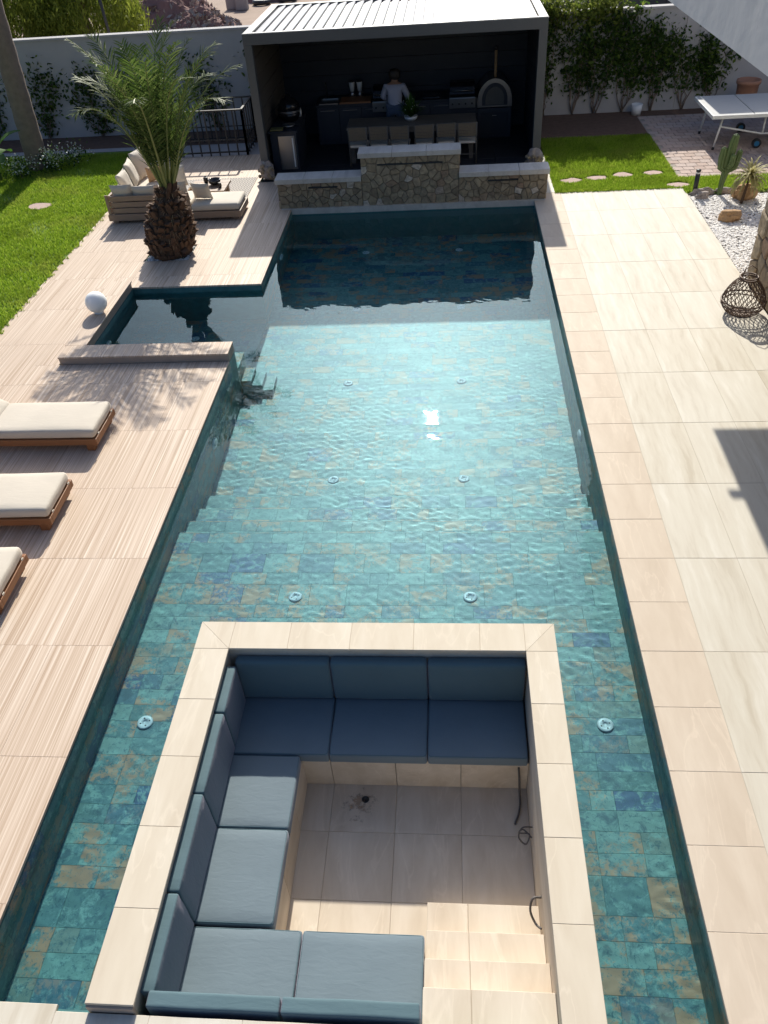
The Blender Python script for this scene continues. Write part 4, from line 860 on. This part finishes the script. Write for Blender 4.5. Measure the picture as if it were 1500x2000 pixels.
# ---- beyond the wall
def mound(x, y, rx, ry, h, mat, seed, label):
    n = 40; V = []; F = []
    for i in range(n+1):
        for j in range(n+1):
            u, v = 2*i/n-1, 2*j/n-1; r_ = math.hypot(u, v); z = h*max(0, 1-r_)**.8*(1+.5*noise.noise((u*3+seed, v*3, 1)))+.25*h*max(0, 1-r_)*noise.noise((u*9, v*9, seed)); V.append((x+u*rx, y+v*ry, -.1+z))
    F = [(i*(n+1)+j, (i+1)*(n+1)+j, (i+1)*(n+1)+j+1, i*(n+1)+j+1) for i in range(n) for j in range(n)]
    t = thing('rubble_heap', label, 'rubble heap', (x, y, 0)); MB().add(V, F).build('heap', mat, t)
    def sc_(m): a = rng.uniform(0, 6.28, m); r_ = np.sqrt(rng.random(m)); return x+rx*.95*r_*np.cos(a), y+ry*.95*r_*np.sin(a)
    m = 420; X, Y = sc_(m); r0 = np.hypot((X-x)/rx, (Y-y)/ry); Z = h*np.maximum(0, 1-r0)**.8-.05
    V, F = leaves(np.stack([X, Y, Z], -1), .14); kind(fastmesh('debris', V, F, M['rockgrey'], t), 'stuff')
mound(-12.6, 40.5, 2.6, 2.6, 2.0, M['rubbered'], 2, 'dark red heap of building rubble beyond the wall'); mound(-10.6, 38.6, 2.0, 1.5, .75, M['rubbered'], 5, 'low heap of pinkish rubble behind the palm crown'); mound(-8.6, 46.5, 2.2, 1.6, 1.2, M['rubbered'], 8, 'distant rubble heap above the pergola roof corner')
for i, (x, y, s_, l) in enumerate([(-10.1, 43.6, .32, 'grey concrete block on the sandy plot, nearer the red heap'), (-9.6, 43.2, .28, 'grey concrete block on the sandy plot, nearer the pergola')]):
    tag(MB().rbox((x-s_, y-s_*.6, -.06), (x+s_, y+s_*.6, .5), .03, 0).build('concrete_block', M['concrete'], loc=(x, y, -.06)), l, 'block', 'blocks on the empty plot')
for i, (x, y, l) in enumerate([(-8.9, 44.4, 'dark old tyre lying left on the sandy plot'), (-7.7, 44.9, 'dark old tyre lying near the pergola roof')]):
    tag(MB().lathe([(.28, 0), (.42, .02), (.45, .1), (.42, .2), (.28, .22), (.26, .1), (.28, 0)], 20, (x, y, -.05), cap=False).build('tyre', M['black'], smooth=True, loc=(x, y, -.05)), l, 'tyre', 'old tyres')
def hang_tree(x, y, h, rr, n, label):
    t = thing('pepper_tree', label, 'tree', (x, y, 0)); MB().tube([(x, y, -.1), (x+.1, y, h*.3), (x-.1, y+.1, h*.6)], [.28, .22, .12], 10).build('trunk', M['barkgrey'], t, True)
    for k in range(7):
        a = k*.9; MB().tube([(x, y, h*.45), (x+rr*.4*math.cos(a), y+rr*.4*math.sin(a), h*.75), (x+rr*.75*math.cos(a), y+rr*.75*math.sin(a), h*.78)], [.09, .06, .02], 6).build('branch', M['barkgrey'], t, True)
    P = []
    for s_ in range(n//34):
        a = random.uniform(0, 6.283); r_ = rr*math.sqrt(random.random()); top = h*(1-.45*(r_/rr)**2)*random.uniform(.8, 1); L = random.uniform(.8, 2.6); q = np.linspace(0, 1, 34)
        P.append(np.stack([x+r_*math.cos(a)+.12*rng.normal(size=34), y+r_*math.sin(a)+.12*rng.normal(size=34), np.maximum(.2, top-L*q)], -1))
    P = np.vstack(P); V, F = leaves(P, .085, (.25, .25, 1.0)); fastmesh('crown', V, F, M['pepper'], t)
hang_tree(-13.9, 28.0, 4.6, 2.1, 26000, 'feathery green tree at the far left beyond the wall'); hang_tree(-11.6, 28.8, 4.2, 1.9, 22000, 'lighter feathery tree right beside it, next to the thin pole')
tag(MB().tube([(-9.78, 26, -.1), (-9.80, 26, 2), (-9.9, 26, 4)], .045, 8).build('pole', M['black'], smooth=True, loc=(-9.78, 26, -.1)), 'thin dark pole beyond the wall beside the feathery trees', 'pole')
nb = thing('neighbour_building', 'low dark grey building behind the right boundary wall', 'building', (6, 31, 0)); MB().box((2.6, 30, -.1), (14, 34, 3.2)).build('wall', M['slate'], nb)
for k in range(5): MB().box((3.1+k*1.9, 29.95, .6), (4.4+k*1.9, 30, 1.75)).build('window', M['cab'], nb)
# leaning palm trunk at left
lt = thing('tall_palm', 'tall leaning grey palm trunk at the left edge', 'tree', (-10.12, 19.95, 0))
b = MB(); pts = []; rad = []
for k in range(26): z = k*.24-.1; pts.append((-10.12+.03*z, 19.95+.02*z, z)); rad.append(.255-.012*z+(.012 if k % 2 else 0))
b.tube(pts, rad, 16).build('trunk', M['barkgrey'], lt, True)
def frond(p0, az, e0, L, curl, parent, nl=40, ll=.34, local=False, twist=0):
    st = MB(); pts = []; p = Vector(p0); e = e0; N = 18; h_ = Vector((math.cos(az), math.sin(az), 0))
    T = []
    for i in range(N+1):
        pts.append(p.copy()); d = h_*math.cos(e)+Vector((0, 0, math.sin(e))); T.append(d); p = p+d*(L/N); e -= curl*(i/N)**2.2/N*3.4
    st.tube(pts, [.022*(1-.9*i/N)+.003 for i in range(N+1)], 5, 1)
    side = Vector((-math.sin(az), math.cos(az), 0))
    for k in range(nl):
        f_ = .22+.78*k/nl; i = min(int(f_*N), N-1); q = pts[i].lerp(pts[i+1], f_*N-i); d = T[i]; up = side.cross(d).normalized()*-1
        ln = ll*(math.sin(math.pi*min(1, (f_-.08)*1.02))**.5 if f_ < .97 else .4)*random.uniform(.85, 1.1)
        for sg in (-1, 1):
            dr = (d*.80+side*sg*.72-up*random.uniform(-.35, .15)+Vector((0, 0, random.uniform(-.22, .02)))).normalized(); wv = dr.cross(up).normalized()*.013
            m_ = q+dr*ln*.5; tip = q+dr*ln+Vector((0, 0, -.10*ln))
            st.add([q-wv*.6, q+wv*.6, m_+wv, m_-wv, tip], [(0, 1, 2, 3), (3, 2, 4)])
    return st.build('frond', [M['frond'], M['rachis']], parent)
for k in range(14): frond((-9.95, 20.05, 5.9), k*.45, random.uniform(.2, 1.2), 2.2, 1.4, lt, 26, .45)
# date palm by the pool
dp = thing('date_palm', 'short date palm with bulbous brown trunk in a pebble bed', 'palm', (-5.24, 14.36, 0))
def ax(z): return Vector((-5.24+.17*z, 14.36, z))
prof = [(.0, .36), (.12, .42), (.35, .455), (.55, .43), (.75, .37), (.95, .28), (1.12, .20), (1.28, .15)]
MB().tube([ax(z-.03) for z, r_ in prof], [r_-.03 for z, r_ in prof], 18).build('trunk', M['bark'], dp, True)
stb = []
for s_ in range(3):
    L, w_, th = (.10, .055, .03) if s_ == 0 else ((.085, .07, .035) if s_ == 1 else (.13, .045, .03)); mb = MB()
    mb.add([(-w_, 0, -L*.6), (w_, 0, -L*.6), (w_*.75, .02, L*.5), (-w_*.75, .02, L*.5), (-w_*.8, th, -L*.5), (w_*.8, th, -L*.5), (w_*.5, th+.05, L*.55), (-w_*.5, th+.05, L*.6)], [(3, 2, 1, 0), (4, 5, 6, 7), (0, 1, 5, 4), (1, 2, 6, 5), (2, 3, 7, 6), (3, 0, 4, 7)]); me = bpy.data.meshes.new('leaf_stub'); me.from_pydata(mb.v, [], mb.f); me.materials.append(M['stub']); stb.append(me)
fb = MB()
for k in range(420):
    z_ = random.uniform(.02, 1.2); r_ = float(np.interp(z_, [p[0] for p in prof], [p[1] for p in prof])); a = random.uniform(0, 6.283); p = ax(z_)+Vector((math.cos(a), math.sin(a), 0))*(r_-.02); d = Vector((math.cos(a), math.sin(a), random.uniform(-1.2, .6)))*random.uniform(.05, .11); s_ = Vector((-math.sin(a), math.cos(a), random.uniform(-.5, .5)))*.006
    fb.add([p-s_, p+s_, p+d+s_*random.uniform(-4, 4)], [(0, 1, 2)])
kind(fb.build('fibre', M['rockorange'], dp), 'stuff')
row = 0; z = .05
while z < 1.25:
    r_ = np.interp(z, [p[0] for p in prof], [p[1] for p in prof]); n = max(6, int(6.283*r_/.125))
    for k in range(n):
        a = 6.283*(k+.5*(row % 2))/n+random.uniform(-.08, .08)
        o = bpy.data.objects.new('leaf_stub', stb[random.randrange(3)]); COL.objects.link(o); o.parent = dp
        o.location = ax(z)+Vector((math.cos(a), math.sin(a), 0))*(r_-.045)+Vector((0, 0, random.uniform(-.02, .02)))-BASE[dp]; o.rotation_euler = (random.uniform(-.6, .35), random.uniform(-.4, .4), a-math.pi/2+random.uniform(-.3, .3)); q = random.uniform(.65, 1.35); o.scale = (q, q, q)
    z += .105; row += 1
for k in range(27):
    f_ = k/27; az = k*2.399963; e0 = 1.54-(.46-.17*max(0, -math.cos(az)))*f_**.8+random.uniform(-.05, .05); frond(ax(1.20)+Vector((.07*math.cos(az), .07*math.sin(az), -.10*f_)), az, e0, random.uniform(2.2, 2.75), random.uniform(.9, 2.0)*(.5+.6*f_), dp, 36, .40)
# plants by the leaning trunk
bp = thing('banana_plant', 'broad leaved banana plant left of the leaning trunk', 'plant', (-10.75, 19.1, 0)); MB().tube([(-10.75, 19.1, -.05), (-10.72, 19.1, .5), (-10.68, 19.12, .8)], [.06, .045, .03], 8).build('stem', M['cactus'], bp, True)
for k, (a, e, L) in enumerate([(.4, 1.2, 1.0), (2.4, 1.1, .9), (4.2, .9, .8), (5.4, .7, .75), (1.4, .6, .7), (3.3, .5, .8)]):
    mb = MB(); p = Vector((-10.70, 19.1, .45)); h_ = Vector((math.cos(a), math.sin(a), 0)); s_ = Vector((-math.sin(a), math.cos(a), 0)); ee = e; vv = []
    for i in range(9):
        w_ = .15*math.sin(math.pi*min(1, max(0, (i-1.2)/7.2)))**.7+.008; vv += [p-s_*w_+Vector((0, 0, .04*w_/.15)), p, p+s_*w_+Vector((0, 0, .04*w_/.15))]; p = p+(h_*math.cos(ee)+Vector((0, 0, math.sin(ee))))*L/8; ee -= .16
    mb.add(vv, [(3*i+j, 3*i+j+1, 3*i+j+4, 3*i+j+3) for i in range(8) for j in range(2)]).build('leaf', M['leaf'], bp, True)
for (x, y, n, l) in ((-10.25, 19.2, 240, 'white flowering shrub left of the trunk foot'), (-9.62, 19.75, 260, 'white flowering shrub right of the trunk foot'), (-9.2, 20.15, 120, 'small flowering shrub farther right in the grass')):
    t = thing('flowering_shrub', l, 'shrub', (x, y, 0), 'white flowering shrubs at the trunk'); P = np.array([x, y, .22])+rng.normal(size=(n*2, 3))*np.array([.17, .15, .12]); P[:, 2] = np.abs(P[:, 2]); V, F = leaves(P, .035); fastmesh('foliage', V, F, M['ivy'], t)
    P = np.array([x, y, .32])+rng.normal(size=(n, 3))*np.array([.18, .15, .11]); P[:, 2] = np.abs(P[:, 2]); V, F = leaves(P, .028); kind(fastmesh('blossom', V, F, M['flower'], t), 'stuff')
    MB().tube([(x, y, -.02), (x+.03, y, .25)], .012, 5).build('stem', M['bark'], t)

# ================================================================== FURNITURE ON THE DECK
def slatbox(t, a, b_, n, axis, mat, name='slat'):
    for i in range(n):
        z0 = a[2]+(b_[2]-a[2])*i/n; z1 = a[2]+(b_[2]-a[2])*(i+1)/n-.02; MB().rbox((a[0], a[1], z0), (b_[0], b_[1], z1), .006, 0).build(name, mat, t)
sf = thing('corner_sofa', 'wooden corner sofa with cream seat and chaise behind the palm', 'sofa', (-5.6, 16.9, 0))
slatbox(sf, (-6.85, 15.98, .20), (-5.22, 16.03, .56), 3, 0, M['oak'])
slatbox(sf, (-6.92, 16.04, .20), (-6.87, 18.2, .56), 3, 1, M['oak'])
MB().rbox((-6.97, 15.94, .06), (-5.2, 16.9, .19), .008, 0).build('base', M['oak'], sf); MB().rbox((-6.97, 16.901, .06), (-6.05, 18.2, .19), .008, 0).build('base', M['oak'], sf); MB().rbox((-5.199, 15.92, .06), (-4.2, 16.72, .19), .008, 0).build('base', M['oak'], sf)
for (x, y) in ((-6.85, 16.05), (-5.3, 16.05), (-4.35, 16.05), (-4.35, 16.6), (-6.85, 18.05), (-6.2, 18.05)): MB().box((x-.05, y-.05, 0), (x+.05, y+.05, .06)).build('leg', M['oak'], sf)
MB().rbox((-6.85, 16.05, .192), (-5.24, 16.85, .33), .05, 4, .015, .004).build('seat_pad', M['cream2'], sf, True); MB().rbox((-6.85, 16.86, .192), (-6.08, 18.15, .33), .05, 4, .015, .004).build('seat_pad', M['cream2'], sf, True); MB().rbox((-5.21, 15.94, .192), (-4.22, 16.70, .33), .05, 4, .015, .004).build('chaise_pad', M['cream2'], sf, True)
for p in ((-6.92, 16.0), (-5.24, 16.0)): MB().box((p[0]-.03, p[1]-.035, .06), (p[0]+.03, p[1]-.015, .57)).build('upright', M['oak'], sf)
def pillow(x, y, z, w_, h, rz, tilt, label, mat=None, seed=0):
    xf = Matrix.Translation((x, y, z)) @ Matrix.Rotation(rz, 4, 'Z') @ Matrix.Rotation(tilt, 4, 'X'); n = 12; V = []; F = []
    for sg in (-1, 1):
        for i in range(n+1):
            for j in range(n+1):
                u, v = 2*i/n-1, 2*j/n-1; pin = 1-.10*(1-abs(u*v)); k = max(0, (1-u**4)*(1-v**4))**.5
                V.append(xf @ Vector((u*w_/2*(1-.07*(1-v*v)), sg*.075*k+.008*noise.noise((u*2+seed, v*2, sg)), h/2+v*h/2*(1-.07*(1-u*u))+.006*noise.noise((u*3, v*3+seed, 1)))))
    m = (n+1)**2
    for s_ in range(2):
        for i in range(n):
            for j in range(n):
                a = s_*m+i*(n+1)+j; q = (a, a+n+1, a+n+2, a+1); F.append(q if s_ == 0 else q[::-1])
    return tag(MB().add(V, F).build('pillow', mat or M['cream2'], smooth=True, loc=(x, y, z)), label, 'pillow', 'pillows on the corner sofa')
pillow(-6.62, 16.18, .345, .46, .40, 0, .22, 'small cream pillow in the near left corner of the sofa', seed=1); pillow(-6.15, 16.2, .345, .56, .36, .04, .25, 'wide cream pillow along the near backrest', seed=2); pillow(-5.5, 16.2, .345, .50, .42, -.05, .25, 'cream pillow just right of the palm trunk', seed=3)
pillow(-6.70, 16.75, .345, .52, .46, math.pi/2, -.28, 'first pillow against the left backrest of the sofa', seed=4); pillow(-6.70, 17.3, .345, .54, .52, math.pi/2+.15, -.28, 'tall pillow in the middle of the left backrest', seed=5); pillow(-6.66, 17.82, .345, .54, .58, math.pi/2-.2, -.28, 'tallest pillow at the far end of the left backrest', seed=6)
pillow(-6.35, 17.5, .345, .34, .30, .6, -.25, 'small tan pillow in front of the tall cream ones', M['tan'], 7); pillow(-5.0, 16.28, .345, .42, .34, -.2, .3, 'cream pillow lying on the chaise', seed=8); pillow(-5.75, 17.0, .345, .5, .42, .5, -.3, 'cream pillow half hidden behind the palm stems', seed=9)
ft = thing('coffee_table', 'low wooden coffee table on the patterned rug', 'table', (-5.12, 17.3, 0)); 
for i in range(4): MB().rbox((-5.55, 16.92+i*.18, .22), (-4.74, 16.92+(i+1)*.18-.006, .27), .005, 0).build('plank', M['oak'], ft)
for (x, y) in ((-5.45, 17.0), (-4.84, 17.0), (-5.45, 17.55), (-4.84, 17.55)): MB().box((x-.05, y-.05, .012), (x+.05, y+.05, .22)).build('leg', M['oak'], ft)
tag(MB().lathe([(.06, 0), (.12, .04), (.14, .11), (.125, .11), (.10, .05), (.001, .04)], 18, (-5.02, 17.33, .272)).build('bowl', M['blackgloss'], smooth=True, loc=(-5.02, 17.33, .272)), 'black bowl on the coffee table', 'bowl')
tag(MB().lathe([(.04, 0), (.05, .06), (.05, .11), (.03, .13), (.03, .10), (.001, .1)], 14, (-5.24, 17.45, .272)).build('candle_jar', M['black'], smooth=True, loc=(-5.24, 17.45, .272)), 'dark candle jar left of the black bowl', 'jar'); tag(MB().lathe([(.03, 0), (.04, .05), (.03, .09), (.035, .10), (.001, .09)], 14, (-4.86, 17.12, .272)).build('cup', M['black'], smooth=True, loc=(-4.86, 17.12, .272)), 'small dark cup at the corner of the coffee table', 'cup')
tr_ = thing('wicker_tray', 'reddish wicker tray with folded cloth on the coffee table', 'tray', (-5.36, 17.15, .272)); MB().rbox((-5.54, 17.0, .273), (-5.2, 17.28, .29), .008, 0).build('base', M['rockorange'], tr_)
for k in range(4): MB().rbox((-5.5+k*.07, 17.04, .291), (-5.44+k*.07, 17.22, .34+.02*(k % 2)), .01, 1, 0, .01, k).build('roll', M['tan'] if k % 2 else M['cream2'], tr_, True)
tag(MB().rbox((-6.02, 16.78, .001), (-4.35, 18.55, .012), .004, 0).build('rug', M['rug'], loc=(-5.2, 17.7, .001)), 'grey and cream zigzag rug under the coffee table', 'rug')
gl = thing('globe_lamp', 'white globe lamp standing on the spa kerb', 'lamp', (-5.70, 11.66, .125)); MB().lathe([(.08, 0), (.08, .02), (.001, .02)], 18, (-5.70, 11.66, .126)).build('base', M['whiteplastic'], gl, True)
MB().lathe([(.17*math.sin(math.pi*k/16)+.0005, .172-.17*math.cos(math.pi*k/16)) for k in range(17)], 28, (-5.70, 11.66, .135)).build('globe', M['globe'], gl, True)
def make_lounger():
    t = thing('sun_lounger', 'x', 'sun lounger', (0, 0, 0), 'sun loungers on the left deck')
    MB().rbox((-1.95, -.36, .10), (0, -.31, .19), .006, 0).build('side_rail', M['orangewood'], t, local=True); MB().rbox((-1.95, .31, .10), (0, .36, .19), .006, 0).build('side_rail', M['orangewood'], t, local=True)
    MB().rbox((-.05, -.309, .10), (-.0, .309, .19), .006, 0).build('end_rail', M['orangewood'], t, local=True)
    for k in range(9): MB().box((-1.9+k*.2, -.308, .165), (-1.8+k*.2, .308, .188)).build('slat', M['orangewood'], t, local=True)
    for (x, y) in ((-.12, -.3), (-.12, .3), (-1.8, -.3), (-1.8, .3)): MB().box((x-.05, y-.035, 0), (x+.05, y+.035, .10)).build('leg', M['orangewood'], t, local=True)
    MB().rbox((-1.42, -.35, .192), (-.01, .35, .32), .045, 8, .014, .004, 2).build('mattress', M['cream'], t, True, local=True)
    xf = Matrix.Translation((-1.42, 0, .2)) @ Matrix.Rotation(R(28), 4, 'Y') @ Matrix.Translation((1.42, 0, -.2))
    MB().rbox((-2.10, -.35, .2), (-1.43, .35, .33), .045, 5, .014, .004, 4, 0, xf).build('back_mattress', M['cream'], t, True, local=True); MB().rbox((-2.08, -.33, .16), (-1.43, .33, .195), .005, 0, 0, 0, 0, 0, xf).build('back_board', M['orangewood'], t, local=True)
    for y in (-.25, .25): MB().rbox((-.0, y-.02, .2), (.012, y+.02, .225), .004, 0).build('tie', M['cream'], t, local=True)
    return t
l0 = make_lounger()
for i, (x, y, l) in enumerate([(-4.46, 8.33, 'farthest cream sun lounger, touched by palm shadow'), (-4.47, 6.80, 'middle cream sun lounger at the left edge'), (-4.49, 5.52, 'nearest sun lounger, only its foot end showing')]):
    c = l0 if i == 0 else copy_tree(l0); c.location = (x, y, .001); c.rotation_euler = (0, 0, (.0, .02, .03)[i]); c['label'] = l

# ================================================================== RIGHT SIDE OBJECTS
pt = thing('ping_pong_table', 'grey folding ping pong table in the shade of the house', 'table', (7.0, 19.7, 0))
for (a, c_) in ((5.70, 6.56), (6.58, 8.4)): tp = MB().rbox((a, 18.95, .735), (c_, 20.6, .76), .004, 0).build('table_half', M['tabletop'], pt)
b = MB(); b.box((5.70, 18.93, .69), (8.4, 18.955, .76)); b.box((5.68, 18.93, .69), (5.70, 20.6, .76)); b.build('edge_frame', M['lampwhite'], pt)
for y in (19.15, 20.4):
    lg = MB().tube([(5.98, y, .70), (5.88, y, .04)], .022, 8).build('leg', M['lampwhite'], pt, True); MB().tube([(5.885, y, .06), (5.875, y, 0)], .03, 8).build('foot', M['black'], lg); MB().tube([(6.88, y, .70), (6.88, y, .30)], .02, 8).build('leg', M['lampwhite'], pt, True)
MB().tube([(5.95, 19.15, .48), (6.85, 19.15, .30), (7.0, 19.15, .30), (7.12, 19.15, .22), (7.2, 19.15, .1)], .02, 8).build('brace', M['lampwhite'], pt, True)
for y in (19.15, 20.4):
    wl = MB().tube([(6.80, y-.03, .10), (6.80, y+.03, .10)], .10, 18).build('wheel', M['black'], pt); MB().tube([(6.80, y-.036, .10), (6.80, y+.036, .10)], .055, 14).build('hub', M['blue'], wl)
bo = thing('bollard_light', 'black bollard lamp at the corner of the gravel bed', 'lamp', (4.88, 16.5, 0)); MB().tube([(4.88, 16.5, -.03), (4.88, 16.5, .36)], .045, 12).build('post', M['black'], bo, True); MB().tube([(4.88, 16.5, .36), (4.88, 16.5, .40)], .036, 12).build('lens', M['lampwhite'], bo, True); MB().tube([(4.88, 16.5, .40), (4.88, 16.5, .44)], .045, 12).build('cap', M['black'], bo, True)
ca = thing('cactus', 'tall branched green cactus in the white gravel', 'cactus', (5.32, 16.38, 0))
def ribbed(pts, rad, name):
    mb = MB(); mb.tube(pts, rad, 16); V = []
    n = 16
    for i, v in enumerate(mb.v):
        c_ = Vector(pts[min(i//n, len(pts)-1)]); V.append(tuple(c_+(Vector(v)-c_)*(1.0 if i % 2 else .72)))
    mb.v = V; mb.build(name, M['cactus'], ca)
ribbed([(5.32, 16.38, -.05), (5.33, 16.38, .2), (5.36, 16.38, .45), (5.38, 16.38, .7), (5.40, 16.38, .95), (5.42, 16.38, 1.08), (5.42, 16.38, 1.11)], [.04, .05, .075, .085, .08, .06, .01], 'stem')
ribbed([(5.36, 16.38, .42), (5.24, 16.36, .50), (5.23, 16.36, .68), (5.24, 16.36, .86), (5.24, 16.36, .89)], [.05, .06, .065, .055, .01], 'arm'); ribbed([(5.37, 16.38, .42), (5.50, 16.36, .50), (5.53, 16.36, .66), (5.55, 16.36, .80), (5.55, 16.36, .83)], [.05, .06, .06, .05, .01], 'arm'); ribbed([(5.37, 16.36, .5), (5.40, 16.27, .58), (5.41, 16.26, .74), (5.41, 16.26, .78)], [.05, .055, .05, .01], 'arm')
def spiky(x, y, h, n, L, label, mat, name='yucca_plant'):
    t = thing(name, label, 'plant', (x, y, 0)); MB().tube([(x, y, -.04), (x+.03, y, h*.5), (x+.06, y, h)], [.03, .026, .022], 8).build('stem', M['bark'], t, True)
    for k in range(n):
        a = k*2.4; e = random.uniform(-.5, 1.2); d = Vector((math.cos(a), math.sin(a), 0)); s_ = Vector((-math.sin(a), math.cos(a), 0)); p = Vector((x+.06, y, h)); vv = []; ee = e; l_ = L*random.uniform(.7, 1.1)
        for i in range(5): w_ = .024*(1-(i/4)**2)+.002; vv += [p-s_*w_, p+s_*w_]; p = p+(d*math.cos(ee)+Vector((0, 0, math.sin(ee))))*l_/4; ee -= .35
        MB().add(vv, [(2*i, 2*i+1, 2*i+3, 2*i+2) for i in range(4)]).build('leaf', mat, t)
spiky(5.60, 15.85, .50, 80, .52, 'straw coloured spiky plant leaning over an ochre rock', M['yucca']); spiky(6.25, 15.0, 1.0, 30, .4, 'tall thin stemmed plant at the right edge of the gravel', M['leaf'], 'stem_plant')
for (x, y, r_, s_, m_, l) in ((5.17, 15.05, (.20, .15, .13), 2, 'rockorange', 'ochre rock lying alone in the white gravel'), (5.72, 16.1, (.26, .17, .20), 5, 'rockorange', 'ochre rock at the foot of the straw coloured plant'), (5.88, 14.75, (.20, .20, .20), 9, 'rockorange', 'ochre rock at the right edge of the gravel'), (4.95, 16.22, (.12, .09, .09), 4, 'rockgrey', 'striped grey rock at the terrace corner'), (5.02, 16.45, (.22, .08, .08), 6, 'rockgrey', 'long grey edging rock behind the bollard'), (5.48, 16.5, (.20, .07, .07), 7, 'rockgrey', 'grey edging rock right behind the cactus')):
    tag(rock(x, y, r_[2]*.5-.02, *r_, s_, M[m_], 'rock', loc=(x, y, 0)), l, 'rock', 'rocks in the gravel bed')
# woven lantern
ln = thing('wicker_lantern', 'open woven wicker lantern basket beside the stone house wall', 'lantern', (4.36, 11.32, 0)); LC = (4.36, 11.32)
lp = [(.13, .0), (.23, .06), (.285, .16), (.29, .24), (.26, .36), (.21, .48), (.15, .58), (.115, .62)]
def lr(z): return float(np.interp(z, [p[1] for p in lp], [p[0] for p in lp]))
wv = MB(); N = 24
for sg in (-1, 1):
    for k in range(N):
        wv.tube([(LC[0]+lr(z)*math.cos(6.283*k/N+sg*z*2.2), LC[1]+lr(z)*math.sin(6.283*k/N+sg*z*2.2), z+.005) for z in np.linspace(0, .62, 12)], .0055, 4, cap=False)
wv.build('lattice', M['wicker'], ln)
for z, r_ in ((.005, .014), (.17, .010), (.24, .012), (.62, .014), (.655, .014)):
    rr_ = lr(min(z, .62)); MB().tube([(LC[0]+rr_*math.cos(6.283*k/28), LC[1]+rr_*math.sin(6.283*k/28), z+.01) for k in range(29)], r_, 6, cap=False).build('hoop', M['wicker'], ln, True)
MB().tube([(LC[0]-.10, LC[1], .66), (LC[0]-.07, LC[1]+.0, .80), (LC[0], LC[1], .86), (LC[0]+.07, LC[1], .80), (LC[0]+.10, LC[1], .66)], .008, 6).build('handle', M['wicker'], ln, True)
MB().lathe([(.12, 0), (.12, .02), (.001, .02)], 18, (LC[0], LC[1], .008)).build('base_plate', M['wicker'], ln)
ln.scale = (1.08, 1.08, .86)
